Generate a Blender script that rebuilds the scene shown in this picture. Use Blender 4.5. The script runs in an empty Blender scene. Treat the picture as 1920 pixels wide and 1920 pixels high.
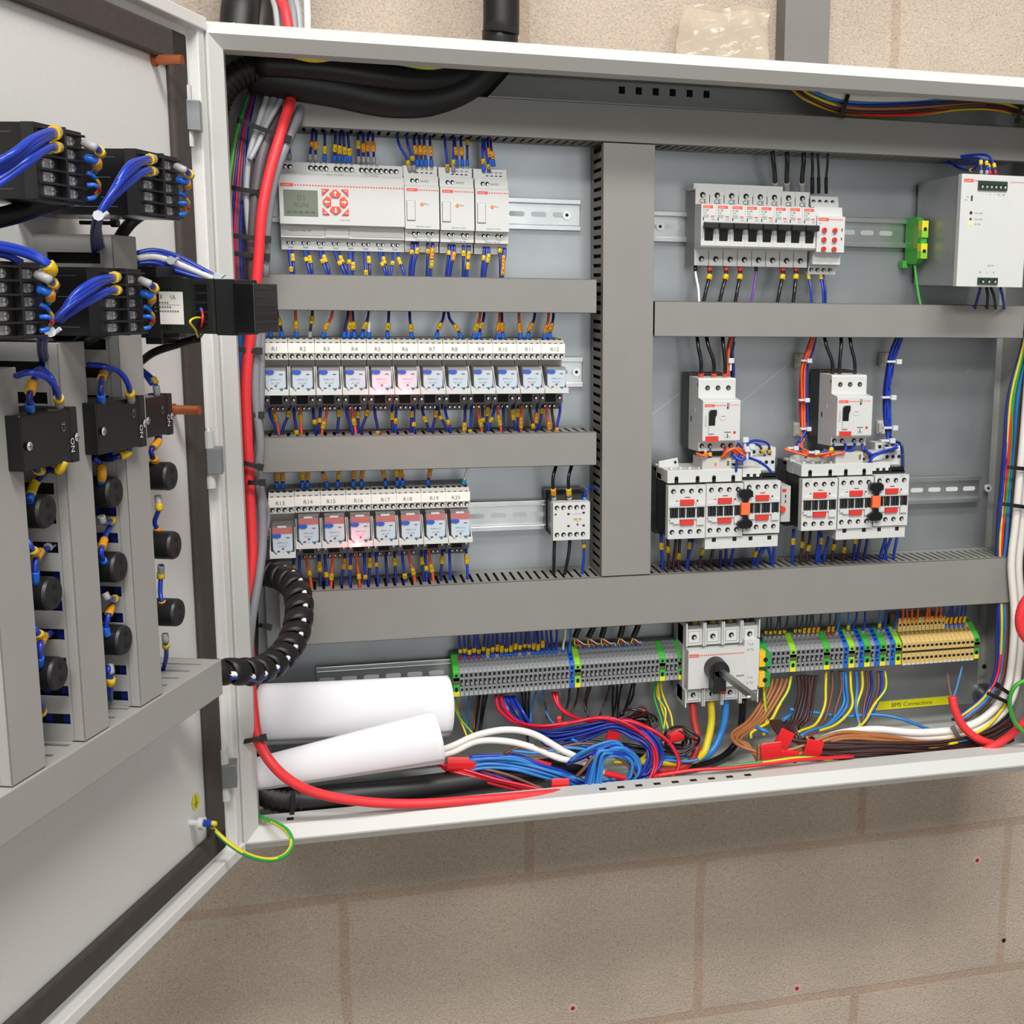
import bpy, math, random
from mathutils import Vector, Matrix
random.seed(7)
COL = bpy.context.scene.collection
S = 0.001            # everything below is written in millimetres
# ---------------------------------------------------------------- camera
F, CX, CY = 2368.0, 1280.0, 960.0
R = ((0.96047006, -0.27794298, 0.01565115), (-0.03365716, -0.17174848, -0.98456572), (0.27634119, 0.94511912, -0.17431405))
CAM = Vector((0, -1470, 1500))
def ray(x, y):
    a, b = (x-CX)/F, (y-CY)/F
    return Vector([R[0][i]*a + R[1][i]*b + R[2][i] for i in range(3)])
def P(x, y, d):
    """a point that stands d millimetres in front of the mounting plate"""
    v = ray(x, y); return CAM + v*((1470-d)/v[1])
PH = math.radians(19.8)
DIN = Vector((math.sin(PH), math.cos(PH), 0)); DN = Vector((math.cos(PH), -math.sin(PH), 0))
HG = Vector((-95.8, -165, 0))
def W(u, o, z):
    """door frame: u from the hinge to the free edge, o out of the door, z height"""
    q = HG - DIN*u + DN*o; return Vector((q.x, q.y, z + u*(0.033-0.036*(z-916)/823)))
def D(x, y, o):
    v = ray(x, y); t = ((HG-CAM).dot(DN)+o)/v.dot(DN); q = CAM+v*t
    u = -(q-HG).dot(DIN); k = u*0.036/823
    return (u, o, (q.z-u*0.033-916*k)/(1-k))
def DW(x, y, o): return W(*D(x, y, o))
# ---------------------------------------------------------------- materials
def lin(c):
    c = c/255.; return c/12.92 if c <= .04045 else ((c+.055)/1.055)**2.4
MATS = {}
def M(name, hexc, rough=.5, metal=0., noise=0., nscale=60., bump=0., spec=.5, emit=0., alpha=1., trans=0., stripe=None):
    if name in MATS: return MATS[name]
    m = bpy.data.materials.new(name); m.use_nodes = True; nt = m.node_tree; b = nt.nodes['Principled BSDF']
    rgb = [lin(int(hexc[i:i+2], 16)) for i in (0, 2, 4)]+[1]
    b.inputs['Base Color'].default_value = rgb; b.inputs['Roughness'].default_value = rough
    b.inputs['Metallic'].default_value = metal; b.inputs['Specular IOR Level'].default_value = spec
    b.inputs['Alpha'].default_value = alpha; b.inputs['Transmission Weight'].default_value = trans
    if emit: b.inputs['Emission Color'].default_value = rgb; b.inputs['Emission Strength'].default_value = emit
    tc = nt.nodes.new('ShaderNodeTexCoord'); nz = nt.nodes.new('ShaderNodeTexNoise')
    nz.inputs['Scale'].default_value = nscale; nz.inputs['Detail'].default_value = 6
    nt.links.new(tc.outputs['Object'], nz.inputs['Vector'])
    mx = nt.nodes.new('ShaderNodeMix'); mx.data_type = 'RGBA'; mx.blend_type = 'MULTIPLY'; mx.inputs[0].default_value = 1
    rp = nt.nodes.new('ShaderNodeMapRange'); rp.inputs[1].default_value = .3; rp.inputs[2].default_value = .7
    n = noise or .03
    rp.inputs[3].default_value = 1-n; rp.inputs[4].default_value = 1+n*.4
    nt.links.new(nz.outputs[0], rp.inputs[0]); mx.inputs[6].default_value = rgb
    nt.links.new(rp.outputs[0], mx.inputs[7]); nt.links.new(mx.outputs[2], b.inputs['Base Color'])
    if bump:
        bp = nt.nodes.new('ShaderNodeBump'); bp.inputs['Strength'].default_value = bump; bp.inputs['Distance'].default_value = .002
        nt.links.new(nz.outputs[0], bp.inputs['Height']); nt.links.new(bp.outputs[0], b.inputs['Normal'])
    MATS[name] = m; return m
PAINT = M('grey_powder_coat', 'C9CAC5', .42, noise=.03, nscale=900, bump=.12)
DOORP = M('door_powder_coat', 'DEDDD9', .5, noise=.03, nscale=300, bump=.05)
PLATE = M('galvanised_plate', 'A9AEB0', .40, metal=.75, noise=.14, nscale=11, bump=.04)
RAILM = M('zinc_rail', 'C4C9C8', .34, metal=.95, noise=.12, nscale=30)
TRUNK = M('grey_trunking', '86857F', .55, noise=.03, nscale=25)
DTRNK = M('pale_grey_trunking', '9F9D98', .55, noise=.03, nscale=25)
DARK = M('dark_void', '0B0B0B', .8)
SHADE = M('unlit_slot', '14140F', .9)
BLACK = M('black_plastic', '1B1B1C', .42, noise=.06)
BLKG = M('black_glossy', '101011', .25)
SLEEVE = M('black_sheath', '141312', .48, noise=.15, nscale=40)
GASK = M('foam_gasket', '463F3B', .85, noise=.12, nscale=120, bump=.2)
WHITE = M('white_plastic', 'CBCCC9', .4, noise=.02)
OFFW = M('ivory_plastic', 'BFBDB6', .45, noise=.03)
LGREY = M('light_grey_plastic', 'B5B3AE', .5, noise=.03)
MGREY = M('mid_grey_plastic', '8C8B88', .5, noise=.04)
DGREY = M('dark_grey_plastic', '605C59', .5, noise=.05)
RED = M('red_plastic', 'D2352B', .4)
ORED = M('orange_red_print', 'E0533F', .5)
ORANGE = M('orange_pvc', 'E8602C', .4)
BLUE = M('blue_pvc', '1A38A6', .3)
NAVY = M('navy_pvc', '1A2674', .3)
SKY = M('light_blue_pvc', '2E7CC4', .35)
FERB = M('blue_ferrule', '1E63CC', .35)
CYAN = M('cyan_ferrule', '35A0D8', .35)
GREYF = M('grey_ferrule', '9A9A9A', .4)
REDF = M('red_ferrule', 'B02025', .4)
MARK = M('yellow_marker', 'D8B418', .45)
MARKO = M('amber_marker', 'DB9618', .45)
BLKW = M('black_pvc', '17171A', .22)
BROWN = M('brown_pvc', '6E4533', .4)
TAN = M('light_brown_pvc', 'A5693F', .4)
DBRN = M('dark_brown_pvc', '3E2725', .4)
REDW = M('red_pvc', 'DC2128', .32)
REDC = M('red_cable_sheath', 'E8343A', .5, noise=.06, nscale=200, bump=.05)
REDP = M('red_phase_cable', 'B0302C', .45)
CRIM = M('crimson_pvc', 'C81232', .35)
GREYW = M('grey_cable_sheath', '85878C', .5)
LGRW = M('pale_grey_cable', 'A5A7AA', .5)
WHTW = M('white_cable_sheath', 'EDE9E2', .45)
PURP = M('purple_pvc', '6B3D95', .4)
YEL = M('yellow_pvc', 'E0CC25', .4)
GRN = M('green_pvc', '2E9E48', .4)
GREENC = M('green_cable', '3EA63A', .45)
TGREY = M('terminal_grey', '858889', .5)
TBLUE = M('terminal_blue', '1D66C8', .45)
TGRN = M('terminal_green', '3BAA35', .45)
TLIME = M('terminal_lime', '8BCB2B', .45)
TYEL = M('terminal_yellow', 'E6DE23', .45)
TBEI = M('terminal_beige', 'CDB06C', .5)
PEY = M('earth_block_yellow', 'F0B91C', .4)
PEG = M('earth_block_green', '1F9A45', .4)
STEEL = M('bright_screw', 'E6E8E8', .25, metal=.35)
ZINC = M('dull_zinc', '8E9192', .35, metal=.85, noise=.05)
COPPER = M('copper_stud', 'B5663F', .35, metal=.6)
INK = M('black_ink', '222222', .6)
GINK = M('grey_ink', '7C7C7C', .6)
WINK = M('white_ink', 'E8E8E8', .6)
LCD = M('lcd_glass', '6B7465', .2)
LCDK = M('lcd_segment', '4E574B', .3)
PAPER = M('white_paper', 'EFEFF2', .75, noise=.015, nscale=8)
LABELW = M('label_paper', 'EDE9E0', .6)
PALEB = M('relay_front_pale_blue', 'BBC7D0', .35)
RBLUE = M('relay_blue_tab', '2350B8', .35)
TAPE = M('red_tape', 'DA1E25', .3)
YTAPE = M('yellow_label', 'DAD51A', .5)
TIEW = M('clear_cable_tie', 'D9DCE0', .35, alpha=.85)
TIEK = M('black_cable_tie', '0B0B0B', .55)
TIEG = M('grey_cable_tie', '6E6A66', .5)
GLASSY = M('smoky_clear_cover', '8E8A88', .15, alpha=.55)
LEDR = M('lit_red_led', 'FF3A40', .4, emit=16.)
LEDG = M('lit_green_led', '8CFF30', .4, emit=3.)
LEDO = M('amber_led', 'F08A30', .4)
# ---------------------------------------------------------------- mesh builder
def frame(t):
    t = t.normalized(); a = Vector((0, 0, 1)) if abs(t.z) < .9 else Vector((1, 0, 0))
    n = t.cross(a).normalized(); return n, t.cross(n).normalized()
def smooth(pts, k=6):
    pts = [Vector(p) for p in pts]
    if len(pts) < 3: return pts
    out = []; q = [pts[0]*2-pts[1]]+pts+[pts[-1]*2-pts[-2]]
    for i in range(1, len(q)-2):
        a, b, c, d = q[i-1:i+3]
        for j in range(k):
            t = j/k
            out.append(.5*((2*b)+(c-a)*t+(2*a-5*b+4*c-d)*t*t+(3*b-a-3*c+d)*t*t*t))
    out.append(pts[-1]); return out
TXT = {}
def glyphs(s):
    if s not in TXT:
        cu = bpy.data.curves.new('t', 'FONT'); cu.body = s; cu.size = 1; cu.resolution_u = 2
        o = bpy.data.objects.new('t', cu); COL.objects.link(o)
        dg = bpy.context.evaluated_depsgraph_get(); me = o.evaluated_get(dg).to_mesh()
        vs = [v.co.copy() for v in me.vertices]; fs = [tuple(p.vertices) for p in me.polygons]
        w = max([v.x for v in vs]+[0]); o.evaluated_get(dg).to_mesh_clear()
        bpy.data.objects.remove(o); bpy.data.curves.remove(cu); TXT[s] = (vs, fs, w)
    return TXT[s]
class MB:
    def __init__(s, *mats): s.v = []; s.f = []; s.mi = []; s.sm = []; s.mats = list(mats); s.T = None
    def m(s, mat):
        if mat not in s.mats: s.mats.append(mat)
        return s.mats.index(mat)
    def add(s, vs, fs, mat, smooth=False):
        b = len(s.v); s.v += [s.T(*v) if s.T else Vector(v) for v in vs]; k = s.m(mat)
        for f in fs: s.f.append(tuple(i+b for i in f)); s.mi.append(k); s.sm.append(smooth)
        return s
    def box(s, x0, x1, y0, y1, z0, z1, mat):
        return s.add([(x0,y0,z0),(x1,y0,z0),(x1,y1,z0),(x0,y1,z0),(x0,y0,z1),(x1,y0,z1),(x1,y1,z1),(x0,y1,z1)],
                     [(0,3,2,1),(4,5,6,7),(0,1,5,4),(1,2,6,5),(2,3,7,6),(3,0,4,7)], mat)
    def quad(s, a, b, c, d, mat): return s.add([a, b, c, d], [(0, 1, 2, 3)], mat)
    def prism(s, poly, x0, x1, mat, ax='x'):
        """poly in the plane across the axis: ax x -> (y,z), y -> (x,z), z -> (x,y)"""
        n = len(poly); f = {'x': lambda p, t: (t, p[0], p[1]), 'y': lambda p, t: (p[0], t, p[1]), 'z': lambda p, t: (p[0], p[1], t)}[ax]
        vs = [f(p, x0) for p in poly]+[f(p, x1) for p in poly]
        return s.add(vs, [tuple(range(n)), tuple(range(2*n-1, n-1, -1))]+[(i, i+n, (i+1) % n+n, (i+1) % n) for i in range(n)], mat)
    def cyl(s, a, b, r, mat, n=12, r2=None, caps=True):
        a, b = Vector(a), Vector(b); u, w = frame(b-a); r2 = r if r2 is None else r2
        vs = [a+(u*math.cos(t)+w*math.sin(t))*r for t in [2*math.pi*i/n for i in range(n)]]
        vs += [b+(u*math.cos(t)+w*math.sin(t))*r2 for t in [2*math.pi*i/n for i in range(n)]]
        s.add(vs, [(i, (i+1) % n, (i+1) % n+n, i+n) for i in range(n)], mat, True)
        if caps: s.add(vs, [tuple(range(n-1, -1, -1)), tuple(range(n, 2*n))], mat)
        return s
    def disc(s, x, y, z, r, mat, n=10):
        return s.add([(x+r*math.cos(2*math.pi*i/n), y, z+r*math.sin(2*math.pi*i/n)) for i in range(n)], [tuple(range(n))], mat)
    def tube(s, pts, r, mat, n=7, k=6, flat=None, stripe=None, sp=0):
        pts = smooth(pts, k) if k else [Vector(p) for p in pts]; m = len(pts)
        u = None; rings = []
        for i, p in enumerate(pts):
            t = (pts[min(i+1, m-1)]-pts[max(i-1, 0)])
            if t.length < 1e-6: t = Vector((0, 0, 1))
            t.normalize()
            if u is None: u, w = frame(t)
            u = (u-t*u.dot(t)).normalized(); w = t.cross(u)
            rr = r[min(i*len(r)//m, len(r)-1)] if isinstance(r, (list, tuple)) else r
            rings.append([p+(u*math.cos(2*math.pi*j/n)+w*math.sin(2*math.pi*j/n))*rr for j in range(n)])
        b = len(s.v); s.v += [q for g in rings for q in g]; k0 = s.m(mat); k1 = s.m(stripe) if stripe else k0
        for i in range(m-1):
            for j in range(n):
                s.f.append((b+i*n+j, b+i*n+(j+1) % n, b+(i+1)*n+(j+1) % n, b+(i+1)*n+j))
                s.mi.append(k1 if stripe and ((j+sp+i//9) % n) < n//2 else k0); s.sm.append(True)
        for q in (tuple(b+j for j in range(n-1, -1, -1)), tuple(b+(m-1)*n+j for j in range(n))): s.f.append(q); s.mi.append(k0); s.sm.append(False)
        return s
    def text(s, t, x, y, z, h, mat, center=False, fx=1., flip=False, vert=False):
        vs, fs, w = glyphs(t); ox = -w/2 if center else 0
        if vert: q = [(x-v.y*h, y, z+(v.x+ox)*h) for v in vs]
        else: q = [(x+(v.x+ox)*h*fx*(-1 if flip else 1), y, z+v.y*h*(-1 if flip else 1)) for v in vs]
        return s.add(q, fs, mat)
    def build(s, name, parent=None, loc=(0, 0, 0), bevel=0, **kw):
        me = bpy.data.meshes.new(name); me.from_pydata([tuple(v*S) for v in s.v], [], s.f)
        for m in s.mats: me.materials.append(m)
        me.polygons.foreach_set('material_index', s.mi); me.polygons.foreach_set('use_smooth', s.sm); me.update()
        o = bpy.data.objects.new(name, me); COL.objects.link(o); o.location = Vector(loc)*S
        if parent: o.parent = parent
        if bevel:
            b = o.modifiers.new('b', 'BEVEL'); b.width = bevel*S; b.segments = 2; b.limit_method = 'ANGLE'; b.harden_normals = False
        tag(o, **kw); return o
def tag(o, label=None, cat=None, group=None, kind=None):
    for k, v in (('label', label), ('category', cat), ('group', group), ('kind', kind)):
        if v: o[k] = v
    return o
def thing(name, label, cat, loc=(0, 0, 0), group=None, rz=0):
    o = bpy.data.objects.new(name, None); COL.objects.link(o); o.empty_display_size = .02
    o.location = Vector(loc)*S; o.rotation_euler[2] = rz; return tag(o, label, cat, group)
def kids(o): return [c for c in bpy.data.objects if c.parent == o]
def dup(root, loc, label, group=None, rz=None, kidmap=None):
    r = root.copy(); COL.objects.link(r); r.location = Vector(loc)*S; r['label'] = label
    if group: r['group'] = group
    if rz is not None: r.rotation_euler[2] = rz
    for ch in kids(root):
        c = ch.copy(); COL.objects.link(c); c.parent = r
        for g in kids(ch):
            d = g.copy(); COL.objects.link(d); d.parent = c
    return r
ORD = 'first second third fourth fifth sixth seventh eighth ninth tenth eleventh twelfth thirteenth fourteenth fifteenth sixteenth seventeenth eighteenth nineteenth twentieth'.split()
ORD += ['twenty-'+o for o in ORD[:9]]+['thirtieth']+['thirty-'+o for o in ORD[:9]]+['fortieth']+['forty-'+o for o in ORD[:9]]
# ---------------------------------------------------------------- camera, light
sc = bpy.context.scene
cam = bpy.data.cameras.new('camera'); co = bpy.data.objects.new('camera', cam); COL.objects.link(co)
cam.sensor_width = 36; cam.lens = F/1920*36; cam.shift_x = -(CX-960)/1920; cam.clip_start = .01
Rm = Matrix(R); co.matrix_world = Matrix.Translation(CAM*S) @ Matrix((Rm[0], -Rm[1], -Rm[2])).transposed().to_4x4()
sc.camera = co
sc.view_settings.view_transform = 'Standard'; sc.view_settings.look = 'None'; sc.view_settings.exposure = 0; sc.view_settings.gamma = 1
w = bpy.data.worlds.new('world'); sc.world = w; w.use_nodes = True
w.node_tree.nodes['Background'].inputs[0].default_value = (1, .985, .965, 1); w.node_tree.nodes['Background'].inputs[1].default_value = .27
def area(name, loc, to, sx, sy, power, col=(1, .985, .96)):
    l = bpy.data.lights.new(name, 'AREA'); l.shape = 'RECTANGLE'; l.size = sx; l.size_y = sy; l.energy = power; l.color = col
    o = bpy.data.objects.new(name, l); COL.objects.link(o); o.location = loc
    o.rotation_euler = (Vector(to)-Vector(loc)).to_track_quat('-Z', 'Y').to_euler(); return o
area('ceiling_light', (.7, -1.75, 3.5), (.45, 0, 1.1), 1.6, .35, 62)
area('ceiling_light', (-.5, -3.1, 3.4), (.3, 0, 1.0), 1.8, .4, 72)
area('frontal_fill_light', (.5, -3.15, 1.45), (.3, 0, 1.1), .9, 1.5, 13, (.97, .98, 1))  # added frontal fill behind the camera, brightens plate and lower wall
# ---------------------------------------------------------------- the block wall
wl = MB(); wl.T = None
wm = bpy.data.materials.new('concrete_block_wall'); wm.use_nodes = True; nt = wm.node_tree; bs = nt.nodes['Principled BSDF']
N = lambda t, **k: (lambda n: ([setattr(n, a, b) for a, b in k.items()], n)[1])(nt.nodes.new(t))
L = nt.links.new
tc = N('ShaderNodeTexCoord'); sp = N('ShaderNodeSeparateXYZ'); cb = N('ShaderNodeCombineXYZ'); L(tc.outputs['Object'], sp.inputs[0])
ax = N('ShaderNodeMath', operation='ADD'); ax.inputs[1].default_value = -.0148+.463*20; L(sp.outputs[0], ax.inputs[0]); L(ax.outputs[0], cb.inputs[0])
az = N('ShaderNodeMath', operation='ADD'); az.inputs[1].default_value = -.7605+.229*20+.007; L(sp.outputs[2], az.inputs[0]); L(az.outputs[0], cb.inputs[1])
nj = N('ShaderNodeTexNoise'); nj.inputs['Scale'].default_value = 9; nj.inputs['Detail'].default_value = 8; L(tc.outputs['Object'], nj.inputs['Vector'])
vm = N('ShaderNodeVectorMath', operation='MULTIPLY_ADD'); L(nj.outputs[1], vm.inputs[0]); vm.inputs[1].default_value = (.006, .006, 0); L(cb.outputs[0], vm.inputs[2])
br = N('ShaderNodeTexBrick'); br.inputs['Scale'].default_value = 1; br.inputs['Brick Width'].default_value = .463; br.inputs['Row Height'].default_value = .229
br.inputs['Mortar Size'].default_value = .0075; br.inputs['Mortar Smooth'].default_value = .35; br.offset = .5
br.inputs['Color1'].default_value = (lin(188), lin(172), lin(155), 1); br.inputs['Color2'].default_value = (lin(182), lin(167), lin(151), 1)
br.inputs['Mortar'].default_value = (lin(176), lin(155), lin(136), 1); L(vm.outputs[0], br.inputs['Vector'])
n1 = N('ShaderNodeTexNoise'); n1.inputs['Scale'].default_value = 380; n1.inputs['Detail'].default_value = 5; L(tc.outputs['Object'], n1.inputs['Vector'])
n2 = N('ShaderNodeTexNoise'); n2.inputs['Scale'].default_value = 6; n2.inputs['Detail'].default_value = 7; L(tc.outputs['Object'], n2.inputs['Vector'])
n3 = N('ShaderNodeTexVoronoi'); n3.inputs['Scale'].default_value = 130; L(tc.outputs['Object'], n3.inputs['Vector'])
def mr(src, a, b, c, d):
    r = N('ShaderNodeMapRange'); r.inputs[1].default_value = a; r.inputs[2].default_value = b; r.inputs[3].default_value = c; r.inputs[4].default_value = d; L(src, r.inputs[0]); return r.outputs[0]
def mul(a, b):
    x = N('ShaderNodeMix', data_type='RGBA', blend_type='MULTIPLY'); x.inputs[0].default_value = 1; L(a, x.inputs[6]); L(b, x.inputs[7]); return x.outputs[2]
c = mul(br.outputs[0], mr(n1.outputs[0], .3, .7, .80, 1.12)); c = mul(c, mr(n2.outputs[0], .3, .75, .86, 1.08)); c = mul(c, mr(n3.outputs[0], .05, .16, .55, 1.))
L(c, bs.inputs['Base Color']); bs.inputs['Roughness'].default_value = .9
bp = N('ShaderNodeBump'); bp.inputs['Strength'].default_value = .6; bp.inputs['Distance'].default_value = .003
ad = N('ShaderNodeMath', operation='ADD'); L(mr(br.outputs[1], 0, 1, 1, .75), ad.inputs[0]); L(mr(n1.outputs[0], 0, 1, 0, .9), ad.inputs[1]); L(ad.outputs[0], bp.inputs['Height']); L(bp.outputs[0], bs.inputs['Normal'])
wl.box(-2600, 3200, 40, 140, 0, 2800, wm); wl.build('wall_back', kind='structure')
fm = M('concrete_floor', '8C8780', .7, noise=.15, nscale=5)
MB().box(-2600, 3200, -3200, 40, -60, 0, fm).build('floor', kind='structure')
# wall marks: wall plugs and a drilled hole
for (x, y), c_, nm, lb, ct in [((1832, 1613), RED, 'wall_plug', 'red wall plug with a pale dust ring, highest of the three in the blocks', 'wall plug'),
        ((1494, 1853), RED, 'wall_plug', 'red wall plug on the lower mortar line near the right', 'wall plug'), ((1074, 1890), RED, 'wall_plug', 'red wall plug low in the block near the bottom edge', 'wall plug'),
        ((1882, 1763), DARK, 'drill_hole', 'small dark drilled hole in the block beside the joint', 'hole')]:
    p = P(x, y, -40); b = MB().cyl((p.x, p.y+8, p.z), (p.x, p.y-.8, p.z), 3.2, c_); b.cyl((p.x, p.y+2, p.z), (p.x, p.y-1, p.z), 1.3, DARK)
    if c_ is RED: b.cyl((p.x, p.y+2, p.z), (p.x, p.y-.3, p.z), 6, M('plaster_dust', 'BDB0A4', .9))
    b.build(nm, label=lb, cat=ct)
# ---------------------------------------------------------------- the enclosure
X0, X1, Z0, Z1 = -96, 880, 916, 1738
enc = thing('enclosure', 'pale grey steel wall enclosure standing open with its wiring on show', 'electrical enclosure', (X0, 40, Z0))
def EB(): return MB()
EL = (-X0, -40, -Z0)
sh = MB()
T = 24                                   # rim width
def ring(s0, d0, s1, d1, mat, b):
    # a face band all around the opening between inset s0 at depth d0 and inset s1 at depth d1
    q = lambda s, d: [(X0+s, -d, Z0+s), (X1-s, -d, Z0+s), (X1-s, -d, Z1-s), (X0+s, -d, Z1-s)]
    a, c = q(s0, d0), q(s1, d1)
    for i in range(4): j = (i+1) % 4; b.add([a[i], a[j], c[j], c[i]], [(0, 1, 2, 3)], mat)
ring(0, -39, 0, 158, PAINT, sh); ring(1.5, 120, 1.5, -34, PAINT, sh)
sh.add([(X0, 34, Z0), (X1, 34, Z0), (X1, 34, Z1), (X0, 34, Z1)], [(3, 2, 1, 0)], PAINT)
for x, y in [(437, 36), (707, 58), (1010, 78), (1200, 95), (1430, 107), (1645, 122), (1850, 135)]:
    p = P(x, y, 140); sh.cyl((p.x, -140, Z1-1), (p.x, -140, Z1+3), 4, STEEL, r2=2.5)
sh.build('shell', enc, EL)
rm = MB()
ring(0, 158, 1, 160, PAINT, rm); ring(1, 160, 10, 168, PAINT, rm); ring(10, 168, 12, 168.4, PAINT, rm); ring(12, 168.4, T, 157, PAINT, rm); ring(T, 157, T, 128, PAINT, rm); ring(T, 128, 1, 127, PAINT, rm)
for i in range(5): rm.box(X0+T+6+i*22, X0+T+13+i*22, -149, -142, Z0+T-1, Z0+T+.4, SHADE) if i < 2 else None
rm.build('rim', enc, EL)
hol = MB()
for i in range(9):
    p = P(1130+i*34, 1474-i*2.6, 146); hol.box(p.x-4, p.x+4, -149, -143, Z0+T-.5, Z0+T+.3, SHADE)
hol.build('punched_hole_row', enc, EL); hol = MB()
for i in range(6):
    p = P(1171+i*32, 166+i*1.6, -20); hol.box(p.x-3.5, p.x+3.5, -40+20, 33.2, p.z-4, p.z+4, SHADE) if 0 else hol.box(p.x-3.5, p.x+3.5, 32.5, 33.6, p.z-4, p.z+4, SHADE)
hol.build('punched_hole_row', enc, EL)
# mounting plate
pa = P(470, 160, 0); PX0, PX1, PZ0, PZ1 = -62, 850, 950, 1708
pl = MB(); pl.box(PX0, PX1, 0, 3, PZ0, PZ1, PLATE); pl.box(PX1-2, PX1, 3, 18, PZ0, PZ1, PLATE); pl.box(PX0, PX1, 3, 18, PZ0, PZ0+2, PLATE)
sm_ = M('scratch_mark', 'D8DADB', .4, metal=.5)
for a_, b_ in (((1222, 778), (1280, 733)), ((1385, 758), (1478, 683)), ((1812, 700), (1822, 692))):
    a_, b_ = P(*a_, 0), P(*b_, 0); pl.add([(a_.x, -.1, a_.z), (b_.x, -.1, b_.z), (b_.x, -.1, b_.z+.6), (a_.x, -.1, a_.z+.6)], [(0, 1, 2, 3)], sm_)
pl.build('mounting_plate', enc, EL)
b = MB(); p = P(1842, 1300, 0); b.cyl((p.x, 0, p.z), (p.x, -4, p.z), 15, ZINC, 20); b.cyl((p.x, -4, p.z), (p.x, -13, p.z), 10, ZINC, 6); b.cyl((p.x, -13, p.z), (p.x, -34, p.z), 6, STEEL)
b.build('fixing_nut', enc, EL)
b = MB(); p = P(1846, 1250, 0); b.cyl((p.x, 1, p.z), (p.x, -.3, p.z), 3.3, SHADE); b.build('plate_hole', enc, EL)
# door
dr = MB(); dr.T = W
DWD = 640; ZB, ZT = 917, 1739
dr.add([(0, 0, ZB), (DWD, 0, ZB), (DWD, 0, ZT), (0, 0, ZT)], [(0, 1, 2, 3)], DOORP)
dr.add([(0, -2, ZB), (DWD, -2, ZB), (DWD, -2, ZT), (0, -2, ZT)], [(3, 2, 1, 0)], DOORP)
# folded lip round the edge
for a in ((0, 14, ZB, ZT), (DWD-14, DWD, ZB, ZT)): dr.box(a[0], a[1], -2, 9, a[2], a[3], DOORP)
dr.box(0, DWD, -2, 12, ZB, ZB+12, DOORP); dr.box(0, DWD, -2, 12, ZT-12, ZT, DOORP)
dob = dr.build('door', enc, EL, bevel=1.2)
gk = MB(); gk.T = W
for u0, u1, z0, z1 in ((32, 64, 938, 1718), (600, 626, 938, 1718), (32, 626, 938, 962), (32, 626, 1690, 1718)):
    gk.box(u0, u1, 0, 7, z0, z1, GASK)
gk.build('gasket', dob, (0, 0, 0), bevel=3)
for i, (y0, ya, yb, y1) in enumerate([(160, 188, 245, 275), (808, 840, 888, 915), (1404, 1432, 1474, 1500)]):
    xc = (345, 387, 415)[i]
    h = MB(); q = lambda y: P(xc+3+(y-y0)*.05, y, 198)
    a, b1, c1, e = q(y0), q(ya), q(yb), q(y1)
    h.cyl((a.x, -198, a.z), (e.x, -198, e.z), 5, PAINT, 14); h.cyl((a.x, -198, a.z), (a.x, -198, a.z+3), 3.4, STEEL)
    h.box(b1.x-2, b1.x+12, -205, -184, c1.z, b1.z, ZINC); h.cyl((b1.x-1, -199, b1.z), (b1.x-1, -199, c1.z), 5.8, ZINC, 14)
    h.box(a.x-6, a.x, -202, -186, b1.z+1, a.z-2, PAINT); h.box(a.x-6, a.x, -202, -186, e.z+2, c1.z-1, PAINT)
    h.build('hinge', enc, EL, bevel=.5)
def stick(nm, x, y, parts, lb, ct): pass
b = MB(); b.T = W; u, o, z = D(366, 1503, 0)
n = 20; b.add([(u+8*math.cos(2*math.pi*i/n), .6, z+8*math.sin(2*math.pi*i/n)) for i in range(n)], [tuple(range(n))], YTAPE)
b.add([(u+.5, .8, z-1), (u-.5, .8, z-1), (u-.5, .8, z+6), (u+.5, .8, z+6)], [(0, 1, 2, 3)], INK)
for k, wd in enumerate((4, 2.6, 1.3)): b.add([(u+wd, .8, z-2-k*2), (u-wd, .8, z-2-k*2), (u-wd, .8, z-1.2-k*2), (u+wd, .8, z-1.2-k*2)], [(0, 1, 2, 3)], INK)
b.build('earth_symbol_sticker', label='round yellow sticker with the earth symbol on the door foot', cat='sticker')
def studd(x, y, ln, lb):
    b = MB(); b.T = None; p0 = DW(x, y, 0); p1 = p0+DN*ln
    b.cyl(p0, p1, 4.3, COPPER, 14); b.cyl(p0, p0+DN*3, 5.6, COPPER, 14); b.build('copper_stud', label=lb, cat='stud', group='copper studs on the door')
studd(287, 112, 26, 'copper weld stud high on the door inside, near the top corner')
studd(322, 768, 26, 'copper weld stud at mid height on the door beside the switch block')
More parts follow.
